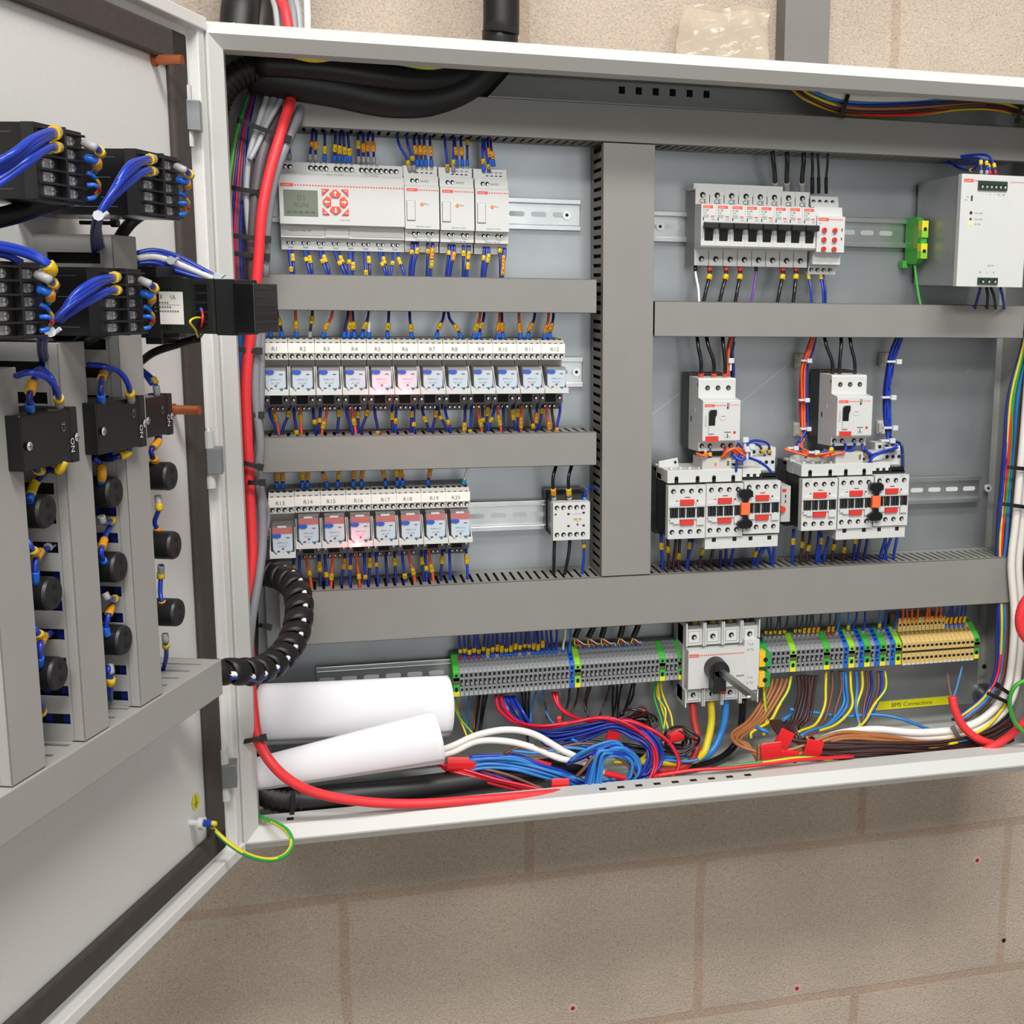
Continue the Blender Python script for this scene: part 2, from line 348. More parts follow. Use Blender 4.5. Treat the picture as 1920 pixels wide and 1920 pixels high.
# ---------------------------------------------------------------- trunking
def slots(b, along, x0, x1, y0, y1, z, pitch, wd, mat, thick=.35):
    pass
def htrunk(x0, x1, z0, z1, dep, label, top=True, bot=True, cover=TRUNK, notch=None, lip=0):
    t = thing('cable_trunking', label, 'cable trunking', (x0, 0, z0)); L0 = (-x0, 0, -z0)
    b = MB(); b.box(x0+.5, x1-.5, -2, 0, z0+1, z1-1, TRUNK)
    n = int((x1-x0)/9.6)
    for zz, on in ((z1-1.6, top), (z0+.4, bot)):
        # comb side wall: solid at the base, fingers to the front
        b.box(x0+.5, x1-.5, -14, -2, zz, zz+1.2, TRUNK)
        for i in range(n):
            a = x0+.5+i*9.6; b.box(a, a+6.4, -dep+3, -14, zz, zz+1.2, TRUNK)
        b.box(x0+.5, x1-.5, -dep+1, -dep+6, zz, zz+1.2, TRUNK)
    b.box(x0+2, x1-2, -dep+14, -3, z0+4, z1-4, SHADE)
    b.build('trunking_base', t, L0)
    c = MB(); c.box(x0, x1, -dep, -dep+1.6, z0, z1, cover); c.box(x0, x1, -dep, -dep+7, z1-1.2, z1, cover); c.box(x0, x1, -dep, -dep+7, z0, z0+1.2, cover)
    c.build('trunking_cover', t, L0, bevel=.5); return t
htrunk(-30, 838, 1657, 1697, 69, 'long grey cable trunking across the top of the plate', cover=TRUNK)
htrunk(-52, 305.5, 1471, 1508.5, 69, 'grey cable trunking between the logic controller and the upper relay row')
htrunk(-57, 306, 1299.5, 1337.8, 69, 'grey cable trunking between the upper and the lower relay row')
htrunk(-45, 862, 1107.8, 1168, 69, 'widest grey cable trunking across the plate above the terminal rows')
htrunk(373, 846, 1445.5, 1485.5, 69, 'grey cable trunking between the circuit breakers and the motor starters')
def vtrunk(x0, x1, z0, z1, dep, label):
    t = thing('cable_trunking', label, 'cable trunking', (x0, 0, z0)); L0 = (-x0, 0, -z0)
    b = MB(); b.box(x0+1, x1-1, -2, 0, z0, z1, TRUNK)
    n = int((z1-z0)/10.5)
    for xx in (x0+.4, x1-1.6):
        b.box(xx, xx+1.2, -14, -2, z0, z1, TRUNK); b.box(xx, xx+1.2, -dep+1, -dep+12, z0, z1, TRUNK)
        for i in range(n): a = z0+i*10.5; b.box(xx, xx+1.2, -dep+12, -14, a, a+6.4, TRUNK)
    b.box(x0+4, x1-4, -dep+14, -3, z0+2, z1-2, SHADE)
    b.build('trunking_base', t, L0)
    c = MB(); c.box(x0, x1, -dep-1, -dep+1, z0, z1, TRUNK); c.box(x0, x0+1.2, -dep, -dep+7, z0, z1, TRUNK); c.box(x1-1.2, x1, -dep, -dep+7, z0, z1, TRUNK)
    c.build('trunking_cover', t, L0, bevel=.5)
vtrunk(312.5, 371, 1169, 1656, 69, 'upright grey cable trunking down the middle of the plate')
# door trunking
def dtrunk(u0, u1, z0, z1, dep, label, side='v'):
    t = thing('cable_trunking', label, 'cable trunking', W(u0, 0, z0)); L0 = -W(u0, 0, z0)
    b = MB(); b.T = W; b.box(u0, u1, 0, 2, z0, z1, DTRNK)
    if side == 'v':
        n = int((z1-z0)/21)
        for uu in (u0, u1-1.5):
            b.box(uu, uu+1.5, 2, 10, z0, z1, DTRNK); b.box(uu, uu+1.5, dep-10, dep-1, z0, z1, DTRNK)
            for i in range(n+1):
                a = z1-i*21; b.box(uu, uu+1.5, 10, dep-10, a-13, a, DTRNK)
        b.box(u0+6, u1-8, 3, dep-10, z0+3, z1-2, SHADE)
        for k in range(3): b.box(u1-7, u1-5, 16+k*13, 21+k*13, z0+3, z1-150, NAVY)
    else:
        n = int((u1-u0)/21)
        for zz in (z0, z1-1.5):
            b.box(u0, u1, 2, 10, zz, zz+1.5, DTRNK); b.box(u0, u1, dep-10, dep-1, zz, zz+1.5, DTRNK)
            for i in range(n+1):
                a = u0+i*21; b.box(a, min(a+16.5, u1), 10, dep-10, zz, zz+1.5, DTRNK)
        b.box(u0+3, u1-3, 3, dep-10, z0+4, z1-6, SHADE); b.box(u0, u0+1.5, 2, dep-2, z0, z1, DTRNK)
    b.build('trunking_base', t, L0)
    c = MB(); c.T = W; c.box(u0-.4, u1+.4, dep-1.5, dep, z0-.2, z1+.2, DTRNK)
    c.box(u0-.4, u0+1, dep-8, dep, z0, z1, DTRNK); c.box(u1-1, u1+.4, dep-8, dep, z0, z1, DTRNK)
    c.build('trunking_cover', t, L0, bevel=.8)
dtrunk(148, 640, 1136, 1168, 62, 'grey cable trunking running level across the lower door', 'h')
dtrunk(254, 289, 1169, 1530, 60, 'upright pale grey cable trunking on the door nearest the hinges')
dtrunk(337, 370, 1169, 1454, 60, 'middle upright pale grey cable trunking on the door')
dtrunk(420, 458, 1169, 1440, 60, 'upright pale grey cable trunking on the door furthest from the hinges')
# ---------------------------------------------------------------- rails
def rail(x0, x1, z, dep, label, scr=()):
    t = thing('din_rail', label, 'mounting rail', (x0, 0, z)); L0 = (-x0, 0, -z); b = MB()
    b.box(x0, x1, -dep, -dep+1, z+12, z+17.5, RAILM); b.box(x0, x1, -dep, -dep+1, z-17.5, z-12, RAILM)
    b.box(x0, x1, -dep, -dep+6.5, z+11.5, z+12.5, RAILM); b.box(x0, x1, -dep, -dep+6.5, z-12.5, z-11.5, RAILM)
    b.box(x0, x1, -dep+6, -dep+7, z-12, z+12, RAILM)
    if dep > 9: b.box(x0, x1, -dep+7, 0, z-8, z+8, RAILM)
    n = int((x1-x0)/25); pa = M('slot_backing', 'CDD1D2', .6, metal=.2)
    for i in range(n):
        a = x0+12+i*25
        b.add([(a+(6 if math.cos(t) > 0 else -6)+2.9*math.cos(t), -dep+5.9, z+2.9*math.sin(t)) for t in [2*math.pi*j/16+.1 for j in range(16)]], [tuple(range(16))], pa)
    b.build('rail', t, L0, bevel=.7)
    for s_ in scr: c = MB(); c.cyl((s_, -dep+6, z), (s_, -dep+3, z), 5, STEEL, 16); c.cyl((s_, -dep+3, z), (s_, -dep+2.8, z), 2, SHADE, 6); c.build('screw', t, L0)
rz = lambda x, y, d: P(x, y, d).z
rail(-60, 300, rz(1030, 402, 9), 9, 'zinc mounting rail behind the logic controller', (P(1063, 403, 6).x,))
rail(-60, 303, rz(1078, 698, 9), 9, 'zinc mounting rail behind the upper relay row', (P(1081, 697, 6).x,))
rail(-60, 300, rz(960, 966, 9), 14, 'zinc mounting rail behind the lower relay row and small contactor')
rail(373, 712, rz(1660, 437, 9), 9, 'zinc mounting rail behind the circuit breakers', (P(1238, 425, 6).x,))
rail(380, 832, rz(1790, 917, 9), 14, 'zinc mounting rail behind the contactors', (P(1852, 914, 9).x,))
rail(-10, 812, P(600, 1268, 9).z-6, 12, 'zinc mounting rail behind the rows of terminals')
# ---------------------------------------------------------------- devices
zz = lambda x, y, d: P(x, y, d).z
xx = lambda x, y, d: P(x, y, d).x
def logo(b, x, y, z, w, h, dots=0, wd=0, mat=ORED):
    """red badge with the maker's slanted name and a dotted rule after it"""
    b.box(x, x+w, y-.15, y, z, z+h, mat); b.text('Lovato', x+w*.1, y-.25, z+h*.22, h*.85, WHITE)
    for i in range(dots): b.box(x+w+1+i*wd, x+w+1+i*wd+wd*.6, y-.12, y, z+h*.3, z+h*.7, mat)
def screw(b, x, y, z, r, slot=True, hole=DARK):
    b.disc(x, y-.1, z, r, hole, 12); b.disc(x+.25*r, y-.2, z-.3*r, r*.55, STEEL, 8)
    if slot: b.box(x-.3*r, x+.8*r, y-.3, y-.25, z-.38*r, z-.22*r, DARK)
# --- logic controller
zt = zz(525, 296, 45); zc0 = 1560.0
def module(x0, w, root, key):
    """profile shared by controller and expansion modules: x0..x0+w"""
pc = thing('logic_controller', 'white logic relay controller with a grey screen and red arrow keys', 'logic controller', (-29, 0, 1580)); L0 = (29, 0, -1580)
b = MB(); A0, A1 = -29, 98
b.prism([(0, 1624), (-44, 1624), (-48, 1612), (-58, 1611), (-60, 1609), (-60, 1560), (-50, 1558), (-50, 1546.5), (-44, 1545.5), (-42, 1534), (0, 1534)], A0, A1, WHITE)
def tx(px, py, d): q = P(px, py, d); return q.x, q.z
for k, px in enumerate((534, 543.5, 582, 591.5, 601.5, 611, 630, 639, 649, 659, 677.5, 686.5, 696, 705.5, 714, 723.5, 733, 742.5)):
    x, z = tx(px, 309+(px-534)*.048, 47); screw(b, x, -47.3, z-1.5, 2.5)
for t, px in (('+', 534), ('-', 543), ('I1', 582), ('I2', 591), ('I3', 601), ('I4', 611), ('I5', 630), ('I6', 639), ('I7', 649), ('I8', 659), ('A1', 677), ('A2', 687), ('A3', 696), ('A4', 706)):
    x, z = tx(px, 303+(px-534)*.048, 46); b.text(t, x, -46.2, z-.5, 3, INK, True)
for t, px, py, h in (('24VDC', 545, 323, 3), ('Input 12 x DC', 629, 329, 3), ('0...10VDC', 697, 331, 3)):
    x, z = tx(px, py, 60); b.text(t, x, -58.5, z, h, GINK, True)
x, z = tx(525, 345, 60); logo(b, x, -60, z-2, 13, 3.4, 38, 2.95)
for a, c, y in ((585, 668, 321), (680, 716, 326)): x, z = tx(a, y, 60); x1, _ = tx(c, y, 60); b.box(x, x1, -58.9, -58, z+.3, z+.7, GINK)
x, z = tx(647, 414, 60); b.text('Logic relay', x, -60.2, z, 2.3, GINK, True)
x, z = tx(541, 433, 50); b.text('Output 8 x relay / 8A', x, -50.2, z, 2.6, INK)
b.box(A0+2, A0+42, -50.2, -50, 1548.5, 1548.9, GINK); b.box(A0+72, A1-2, -50.2, -50, 1548.5, 1548.9, GINK)
b.box(A0+44.6, A0+69.6, -50.15, -50, 1547, 1557.6, GINK); b.box(A0+45, A0+69.2, -50.6, -50, 1547.4, 1557.2, WHITE)
for i in range(8):
    x = A0+7+i*15.4
    for k in (0, 5): screw(b, x+k, -43.4, 1541.5, 2.1)
    b.box(x-.1, x+.2, -43.4, -43, 1537, 1540, GINK); b.box(x, x+5, -43.4, -43, 1536.8, 1537.1, GINK)
b.build('housing', pc, L0, bevel=.5)
b = MB(); (x, z), (x1, z1) = tx(531, 355, 60), tx(597, 406, 60)
b.box(x, x1, -60.5, -60, z1, z, LCD); b.text('01', (x+x1)/2, -60.7, z-11, 9, LCDK, True); b.text('RUN', (x+x1)/2, -60.7, z1+9, 7, LCDK, True)
for i in range(5): b.box(x+3+i*6, x+7+i*6, -60.7, -60.5, z1+3, z1+5, LCDK)
b.build('screen', pc, L0)
kx, kz = tx(629, 379, 60)
for a in range(4):
    b = MB(); t = a*math.pi/2; c, s_ = math.cos(t), math.sin(t); rot = lambda p: (kx+p[0]*c-p[1]*s_, kz+p[0]*s_+p[1]*c)
    b.prism([rot(p) for p in ((4.5, -3.5), (8.5, -6.0), (12.6, -1.5), (12.6, 1.5), (8.5, 6.0), (4.5, 3.5))], -60, -61.6, ORED, 'y')
    b.add([(rot(p)[0], -61.8, rot(p)[1]) for p in ((6, -.6), (6, .6), (9, .6), (9, 1.8), (11.4, 0), (9, -1.8), (9, -.6))], [tuple(range(7))], WINK)
    b.build('arrow_key', pc, L0, bevel=.4)
    b = MB(); b.prism([rot(p) for p in ((6, 13.2), (13.2, 6), (13.2, 13.2))], -60, -61.6, ORED, 'y')
    q = rot((11, 11.4)); b.text(('ESC', 'SEL', 'DEL', 'OK')[a], q[0], -61.8, q[1]-.8, 2, WINK, True); b.build('corner_key', pc, L0, bevel=.4)
# --- expansion modules
def expansion():
    t = thing('expansion_module', '', 'expansion module', (0, 0, 0)); b = MB(); w = 36
    b.prism([(0, 17), (-42, 17), (-44, 6), (-54, 5.5), (-55, -4), (-58, -5), (-60, -6), (-60, -50), (-52, -51), (-52, -62.5), (-44, -63.5), (-42, -74), (0, -74)], 0, w, WHITE)
    b.box(w-2.2, w+.2, -60.4, 0, -74, -50, WHITE) if 0 else None
    for k in range(4): screw(b, 15+k*4.9, -43.3, 8.6, 2)
    b.text('X1  X2  X3  X4', 22.5, -43, 12.5, 2.8, INK, True)
    for k in (0, 1): screw(b, 8.5+k*4.9, -55, .6, 2.2)
    b.text('24VDC', 17, -55.2, -.6, 3, GINK); logo(b, 2, -60.05, -10.8, 11.5, 3, 8, 2.7)
    b.text('Run', 20.5, -60.2, -24.5, 3, GINK); b.text('Expansion module', 19, -60.2, -48, 2.1, GINK, True)
    b.box(1.6, 10.9, -60.25, -60, -41.6, -20.6, GINK)
    for k in (9, 13.8, 24, 28.8): screw(b, k, -52, -54.5, 2)
    for k in (9, 24): b.box(k-.1, k+.2, -52.15, -52, -59, -56.5, INK); b.box(k, k+4.8, -52.15, -52, -59.1, -58.8, INK)
    b.text('Output 4 x relay / 8A', 19, -52.2, -61.8, 1.9, INK, True); b.text('Y1', 3, -52.2, -55.5, 2.2, INK)
    b.build('housing', t, bevel=.5)
    b = MB(); b.box(2, 10.5, -61.4, -60, -41.2, -21, WHITE); b.build('port_cover', t, bevel=.7)
    b = MB(); b.prism([(18, -26), (20.2, -23.8), (18, -21.6), (15.8, -23.8)][::1], -60, -60.8, LEDO, 'y'); b.build('run_lamp', t)
    return t
ex = expansion(); ex.location = Vector((98.6, 0, 1608.3))*S; ex['label'] = 'narrow white expansion module joined to the right end of the logic controller'; ex['group'] = 'expansion modules beside the logic controller'
dup(ex, (136, 0, 1608.0), 'narrow white expansion module in the middle of the row of three'); dup(ex, (173.5, 0, 1607.8), 'narrow white expansion module at the free end beside the bare rail')
# --- plug-in relays
def relay_proto(redtop):
    t = thing('plug_in_relay', '', 'relay'); b = MB()
    b.prism([(0, 5), (-30, 5), (-52, 4.2), (-60, 0), (-62, -10), (-62, -17.6), (-44, -18.5), (-44, -54), (0, -54)], .3, 26.7, OFFW if not redtop else OFFW)
    for k in range(4):
        x = 3.8+k*6.4
        b.box(x-1.9, x+1.9, -52.6, -45, 3.6, 4.8, SHADE); b.disc(x, -61, -1.2, 2.5, SHADE); screw(b, x, -62, -13.8, 2.5)
    b.build('socket', t, bevel=.3)
    b = MB(); b.box(.3, 26.7, -50, 0, -67, -52, DGREY); b.box(.8, 26.2, -38, 0, -75, -67, DGREY); b.box(6.6, 18.5, -50.3, -50, -65.5, -55.5, DARK)
    for k in (3.2, 22.6): screw(b, k, -50, -60.5, 2.4)
    for k in (8, 13.5, 18.5): screw(b, k, -38, -71, 2, hole=SHADE)
    b.build('lower_terminals', t, bevel=.3)
    b = MB(); b.box(3.4, 24.2, -80, -44, -50, -24.6, GLASSY)
    if redtop: b.prism([(4, -20.5), (23.6, -20.5), (23.8, -27.8), (3.8, -27.8)], -79.4, -80.2, M('red_relay_label', 'B86864', .35), 'y'); b.box(9, 18, -80.6, -79, -21, -19, WHITE); b.box(3.4, 24.2, -80, -50, -24.7, -18.6, GLASSY)
    else: b.box(3.4, 24.2, -79.8, -79, -28, -24.8, M('mauve_relay_top', 'A69A9A', .4))
    b.prism([(3.8, -28), (23.8, -28), (23.8, -44), (20.5, -49.5), (7, -49.5), (3.8, -44)][::-1], -79, -81, PALEB, 'y')
    b.text('RM8 A 4 5', 13.6, -81.2, -38, 2.7, GINK, True, .9); b.text('24 V DC', 13.6, -81.2, -41.8, 2.6, GINK, True, .9)
    b.disc(13.8, -81.3, -43.6, 1.3, DGREY); b.prism([(17, -46.2), (21.6, -46.2), (19.3, -50)], -81, -81.4, M('teal_print', '3D6C7E', .4), 'y')
    b.box(8.2, 10.6, -81.6, -81, -50, -45.5, RED if 0 else M('dark_red_lens', '8E2020', .3)); b.box(17.5, 21, -81.3, -81, -32.2, -31.2, DGREY)
    b.build('relay_body', t, bevel=.3)
    b = MB(); b.prism([(3.6, -27.2), (10.8, -27.2), (12.9, -29), (11.2, -31.2), (7.5, -31.6), (5, -30.8), (3.6, -31.2)][::-1], -81, -82.4, RBLUE, 'y'); b.build('test_tab', t, bevel=.2)
    b = MB()
    b.prism([(0.2, -53.2), (26.6, -53.2), (26.6, -47), (21.4, -47), (19.5, -49.2), (16, -46.2), (13, -48.2), (9, -46.6), (6.5, -49.5), (4.6, -47), (.2, -44)][::1], -84, -86, WHITE, 'y')
    for x in (.2, 25.4): b.prism([(-86, -53.2), (-44, -53.2), (-44, -27), (-56, -25)], x, x+1.2, WHITE)
    b.build('retaining_clip', t, bevel=.3)
    return t
rp1, rp2 = relay_proto(False), relay_proto(True)
def put_relay(proto, i, x, z, yoff=0, first=False):
    lit = i in (5, 6, 16)
    row = 'upper' if i <= 12 else 'lower'
    lb = f'plug-in relay with handwritten R{i} tag in the {row} row' + (', glowing red' if lit else '')
    loc = (x, yoff, z)
    if first: r = proto; r.location = Vector(loc)*S; r['label'] = lb
    else: r = dup(proto, loc, lb)
    r['group'] = f'{row} row of plug-in relays'
    b = MB(); b.box(.1, 26.8, -63.2, -60.5, -10.4, .2, LABELW); b.text(f'R{i}', 13+((i*7) % 5-2), -63.5, -8, 6.2, GINK, True)
    b.build('name_tag', r)
    if lit:
        b = MB(); b.add([(9.2+2.6*math.cos(a)*math.cos(e), -82.5-1.6*math.sin(e), -47.2+2.8*math.sin(a)*math.cos(e)) for e in (0, .7) for a in [j*math.pi/5 for j in range(10)]]+[(9.2, -84.1, -47.2)],
              [(j, (j+1) % 10, (j+1) % 10+10, j+10) for j in range(10)]+[(j+10, (j+1) % 10+10, 20) for j in range(10)], LEDR, True)
        b.build('red_lamp', r)
        l = bpy.data.lights.new('red_lamp_light', 'POINT'); l.energy = .02; l.color = (1, .06, .08); l.shadow_soft_size = .003
        o = bpy.data.objects.new('red_lamp_light', l); COL.objects.link(o); o.location = Vector((x+9.2, yoff-90, z-51))*S
    return r
for i in range(12): put_relay(rp1, i+1, -53+i*27, 1436.5, 0, i == 0) if i else None
for i in range(8):
    if i: put_relay(rp2, i+13, -52.3+i*26.9, 1272)
put_relay(rp1, 1, -53, 1436.5, first=True); put_relay(rp2, 13, -52.3, 1271.5, first=True)
for c in kids(rp2):                       # R13 sits a little proud in its socket
    if c.name.split('.')[0] in ('relay_body', 'retaining_clip', 'test_tab'): c.location += Vector((0, -.004, -.008))
# --- circuit breakers
def breaker():
    t = thing('circuit_breaker', '', 'circuit breaker'); b = MB(); w = 17.3
    b.prism([(0, 19), (-44, 19), (-44, 1), (-66, 0), (-68, -1), (-68, -46), (-66, -48), (-44, -49), (-44, -68), (0, -68)], 0, w, WHITE)
    b.box(-.25, .3, -43.6, -4, -67.6, 18.6, MGREY)  # grey sheet on the white case: side shade put into the colour
    screw(b, 8.6, -44.1, 11.5, 3.4); b.text('CE', 8.8, -44.2, 2.2, 7, INK, True); screw(b, 8.4, -44.1, -60.5, 3.4)
    b.box(w-.7, w-.1, -44.3, -43, 3, 12, SHADE); b.box(w-.4, w, -44.3, -43, -68, -51, SHADE)
    logo(b, 2, -68.05, -4.6, 12, 3.2)
    b.text('P1 MB', 2, -68.2, -7.6, 2.5, INK); b.text('C10', 2, -68.2, -10.3, 2.5, INK)
    for k in range(3): b.box(2, 9, -68.15, -68, -12.3-k*1.3, -11.8-k*1.3, GINK)
    b.box(11, 15.5, -68.2, -68, -13.8, -12.8, RED); b.box(12, 16, -68.15, -68, -17.8, -14.6, M('pale_print', 'B4B2B0', .5)); b.box(2, 3.2, -68.2, -68, -18, -14.8, INK)
    b.prism([(3.5, -20), (w-.3, -20), (w-.3, -26), (14.6, -30), (14.2, -40.5), (4.2, -40.5), (4.2, -28), (3.2, -26)][::-1], -68.05, -68.3, DARK, 'y')
    b.build('housing', t, bevel=.35)
    b = MB(); b.prism([(-66, -40), (-68.6, -40), (-72, -29), (-78, -26.5), (-78, -21), (-70, -20), (-66, -22)], 4.6, 14, BLACK); b.prism([(-71, -28), (-79, -26.8), (-79, -20.5), (-71, -20)], 1.6, 17.6, BLACK)
    b.build('toggle', t, bevel=.6)
    return t
mc = breaker(); zb = 1594.5; xb = 426.3
for i in range(8):
    lb = f'white single pole circuit breaker with black toggle up, {ORD[i]} from the left'
    if i == 0: r = mc; r.location = Vector((xb, 0, zb))*S; r['label'] = lb; r['group'] = 'row of single pole circuit breakers'
    else: dup(mc, (xb+i*17.5, 0, zb), lb)
b = MB(); x0, z0 = tx(1300, 351, 40); x1, _ = tx(1467, 353, 40)
b.box(x0, x1, -42, -16, z0-3, z0+4.5, WHITE); b.build('comb_busbar', label='white comb busbar cover along the top of the circuit breakers', cat='busbar', bevel=.5)
t = thing('phase_monitor_relay', 'light grey monitoring relay with six red dials beside the circuit breakers', 'monitoring relay', (567.5, 0, zb)); b = MB()
b.prism([(0, 17), (-42, 17), (-46, 4), (-56, 4), (-58, -7), (-66, -7), (-66, -48), (-56, -49), (-56, -62), (-44, -63), (-42, -73.5), (0, -73.5)], 0, 35, WHITE)
for k in range(4): screw(b, 3.5+k*8, -44, 10.5, 2.5); screw(b, 3.5+k*8, -43.3, -68, 2.4)
logo(b, 1.6, -66.05, -12.5, 13, 3.6, 7, 2.5); b.box(31, 32.2, -66.3, -66, -24, -20.5, INK); b.box(30.6, 31.8, -66.3, -66, -34, -31, INK); b.text('PMV', 2, -66.2, -16, 2, GINK)
b.build('housing', t, bevel=.5)
for r_ in range(3):
    for c_ in range(2):
        b = MB(); X, Z = 9+c_*13.2-r_*.2, -23-r_*10.8; b.cyl((X, -66, Z), (X, -69, Z), 2.9, RED, 14); b.box(X-.4, X+.4, -69.2, -69, Z-2, Z+2, M('dial_slot', '8A1A14', .5)); b.build('dial', t)
t.location = Vector((568, 0, zb-2))*S
# --- power supply
ps = thing('power_supply', 'large white power supply unit with green lamp in the top right corner', 'power supply', (722, 0, 1507)); Lp = (-722, 0, -1507); b = MB()
b.box(723, 810, -120, -112, 1507.5, 1635, WHITE); b.prism([(-112, 1508), (-8, 1509), (-8, 1633), (-112, 1634)], 724, 808, M('brushed_housing', 'A2A3A6', .4, metal=.5))
logo(b, 726, -120.1, 1626, 12, 3.6, 3, 2.6); logo(b, 786, -120.1, 1626.5, .1, 2.6, 8, 2.6)
b.box(757-13, 757+24.5, -122, -120, 1617.5, 1628, M('dark_green_terminal', '24382B', .45))
for k in range(6): screw(b, 748.5+k*5.9, -122, 1622, 2.6)
b.box(736, 738, -120.4, -120, 1605, 1611, INK); b.text('ON', 730, -120.2, 1608.5, 2, GINK); b.text('OFF', 728, -120.2, 1605, 2, GINK)
for y_, r_, m_ in ((1591.5, 1.9, INK), (1584.5, 1.5, M('red_lens_off', '6E2A22', .3))): b.disc(737, -120.3, y_, r_, m_)
for y_, s_ in ((1590.5, 'Vout ADJ'), (1583.5, 'DC LOW'), (1578, 'DC OK')): b.text(s_, 742, -120.2, y_, 2.6, GINK)
for k, s_ in enumerate(('-', '-', '+', '+', 'DC', 'OK')): b.text(s_, 748.5+k*5.9, -120.2, 1612, 3, GINK, True)
b.box(750, 776, -122, -120, 1510, 1518, M('dark_green_terminal', '24382B', .45))
for k in range(3): screw(b, 756+k*8, -122, 1514, 2.6)
for k, s_ in enumerate(('PE', 'L', 'N')): b.text(s_, 753+k*9, -120.2, 1523, 3, GINK, True)
b.text('AC IN', 766, -120.2, 1531, 3, GINK, True)
b.build('housing', ps, Lp, bevel=.6)
b = MB(); b.cyl((737, -120, 1579), (737, -121, 1579), 1.7, LEDG); b.build('green_lamp', ps, Lp)
# --- earth terminal beside it
et = thing('earth_terminal', 'green and yellow earth terminal clipped to the rail beside the power supply', 'earth terminal', (684, 0, 1560)); Le = (-684, 0, -1560); b = MB()
x0, z0 = tx(1712, 440, 20); b.prism([(-6, 1590), (-34, 1590), (-46, 1583), (-50, 1572), (-50, 1543), (-38, 1534), (-8, 1534)], x0-4, x0+4, TGRN)
for za, zb2, mt in ((1565, 1585, TYEL), (1540, 1558, TYEL)):
    b.box(x0-4.2, x0+4.2, -52, -42, za, zb2, mt); b.box(x0-4.3, x0+4.3, -52.2, -42, za, za+9, TLIME); b.disc(x0, -52.4, (za+zb2)/2, 2.4, DARK)
b.box(x0-4.4, x0-4, -40, -30, 1552, 1580, M('moss_terminal', '7FA032', .5)); b.build('body', et, Le, bevel=.5)
b = MB(); b.box(x0-9, x0+1, -14, -4, 1529, 1538, TGRN); b.build('rail_foot', et, Le, bevel=.6)
# --- small contactor
sc_ = thing('small_contactor', 'small white four pole contactor alone on the lower left rail', 'contactor', (250, 0, 1245)); Ls = (-250, 0, -1245)
(x0, z0), (x1, z1) = tx(1037, 943, 62), tx(1106, 1011, 62); b = MB()
b.box(x0, x1, -62, -46, z1, z0, WHITE); b.box(x0+.5, x1-.5, -46, -10, z1+2, z0+6, BLACK); b.box(x0-2, x1+2, -24, -10, z1+6, z0+9, BLKG); b.box(x0+.2, x0+.6, -46, -14, z1+8, z0-2, M('grey_side_sheet', '77777A', .35))
for k in range(5): screw(b, x0+4.5+k*7.6, -62, z0-6, 2.8); screw(b, x0+4.5+k*7.6, -62, z1+6.5, 2.8)
b.text('Lovato', x0+22, -62.2, z0-14.5, 4, M('pale_print', 'B4B2B0', .5)); b.box(x0+24, x0+33, -62.3, -62, z0-21, z0-18.5, M('brass_window', 'B99A5B', .4)); b.box(x0+28, x0+29.6, -63, -62, z0-22.5, z0-17, WHITE)
for a, c in ((16.5, -13), (16.5, -27), (34.2, -12), (34.2, -27)): b.box(x0+a, x0+a+2.8, -62.3, -62, z0+c-1.6, z0+c+.6, INK)
b.disc(x0+3, -62.2, z0-13.5, 1.2, INK); b.disc(x0+28.5, -62.2, z0-26, 1.2, INK)
b.build('housing', sc_, Ls, bevel=.5)
# --- motor protection breakers
def motor_breaker():
    t = thing('motor_protection_breaker', '', 'motor circuit breaker'); b = MB()
    b.prism([(-38, 24), (-74, 24), (-76, 22), (-76, 2), (-94, 0), (-95, -1), (-95, -46), (-93, -48), (-80, -48), (-80, -60), (-38, -62)], 0, 45, WHITE)
    for k in range(3): b.disc(11+k*12.6, -76.1, 12.8, 3, DARK, 14); b.disc(11.5+k*12.6, -76.2, 12.2, 2, DGREY)
    logo(b, 2, -95.05, -7.4, 12, 3.2, 5, 2.6); logo(b, 30, -95.05, -6.4, .1, 2.2, 5, 2.5)
    b.box(28.6, 31.6, -95.4, -95, -9.5, -3, MGREY); b.box(28.8, 30, -95.6, -95, -9.5, -7, INK)
    b.box(2.6, 4.6, -95.2, -95, -30, -17, M('pale_print', 'B4B2B0', .5)); b.box(3.5, 19, -95.3, -95, -47, -41, RED)
    b.cyl((24.5, -95, -18), (24.5, -95.5, -18), 4.6, M('dial_white', 'CFCFCC', .4), 20); b.box(22, 27, -95.8, -95.5, -18.3, -17.6, MGREY)
    b.disc(38.5, -95.2, -37, 1.7, RED); b.box(26, 34, -95.2, -95, -37, -36.2, INK); b.box(29.5, 30.4, -95.3, -95, -43, -38, INK); b.box(26.5, 33.5, -95.15, -95, -43.5, -41, M('pale_print', 'B4B2B0', .5))
    for k in (2, 12, 27.5, 37): screw(b, k+2, -80, -54, 2.9)
    b.box(-.3, 0, -74, -72, 15, 18, DARK); b.box(-.3, 0, -50, -47, -28, -22, DARK)
    b.cyl((0, -62, -14), (-.3, -62, -14), 3, M('round_window', 'C9C9C6', .4), 12)
    b.build('housing', t, bevel=.6)
    b = MB(); b.box(-.5, 45.5, -38, -9, -62, 27, BLACK); b.build('rear_body', t, bevel=.6)
    b = MB(); b.prism([(7, -13), (9.2, -10.5), (16.2, -10.5), (16.2, -16), (14.5, -19.5), (14.2, -28.5), (7, -28.5)], -94, -97.5, BLKG, 'y'); b.prism([(7, -28.6), (14.2, -28.6), (13.5, -38), (6.8, -38)], -94, -97, WHITE, 'y'); b.build('rocker_switch', t, bevel=.5)
    return t
m1 = motor_breaker(); m1.location = Vector((424.2, 0, 1374.5))*S; m1['label'] = 'white three pole motor breaker with black rocker, nearer the upright trunking'; m1['group'] = 'motor protection breakers'
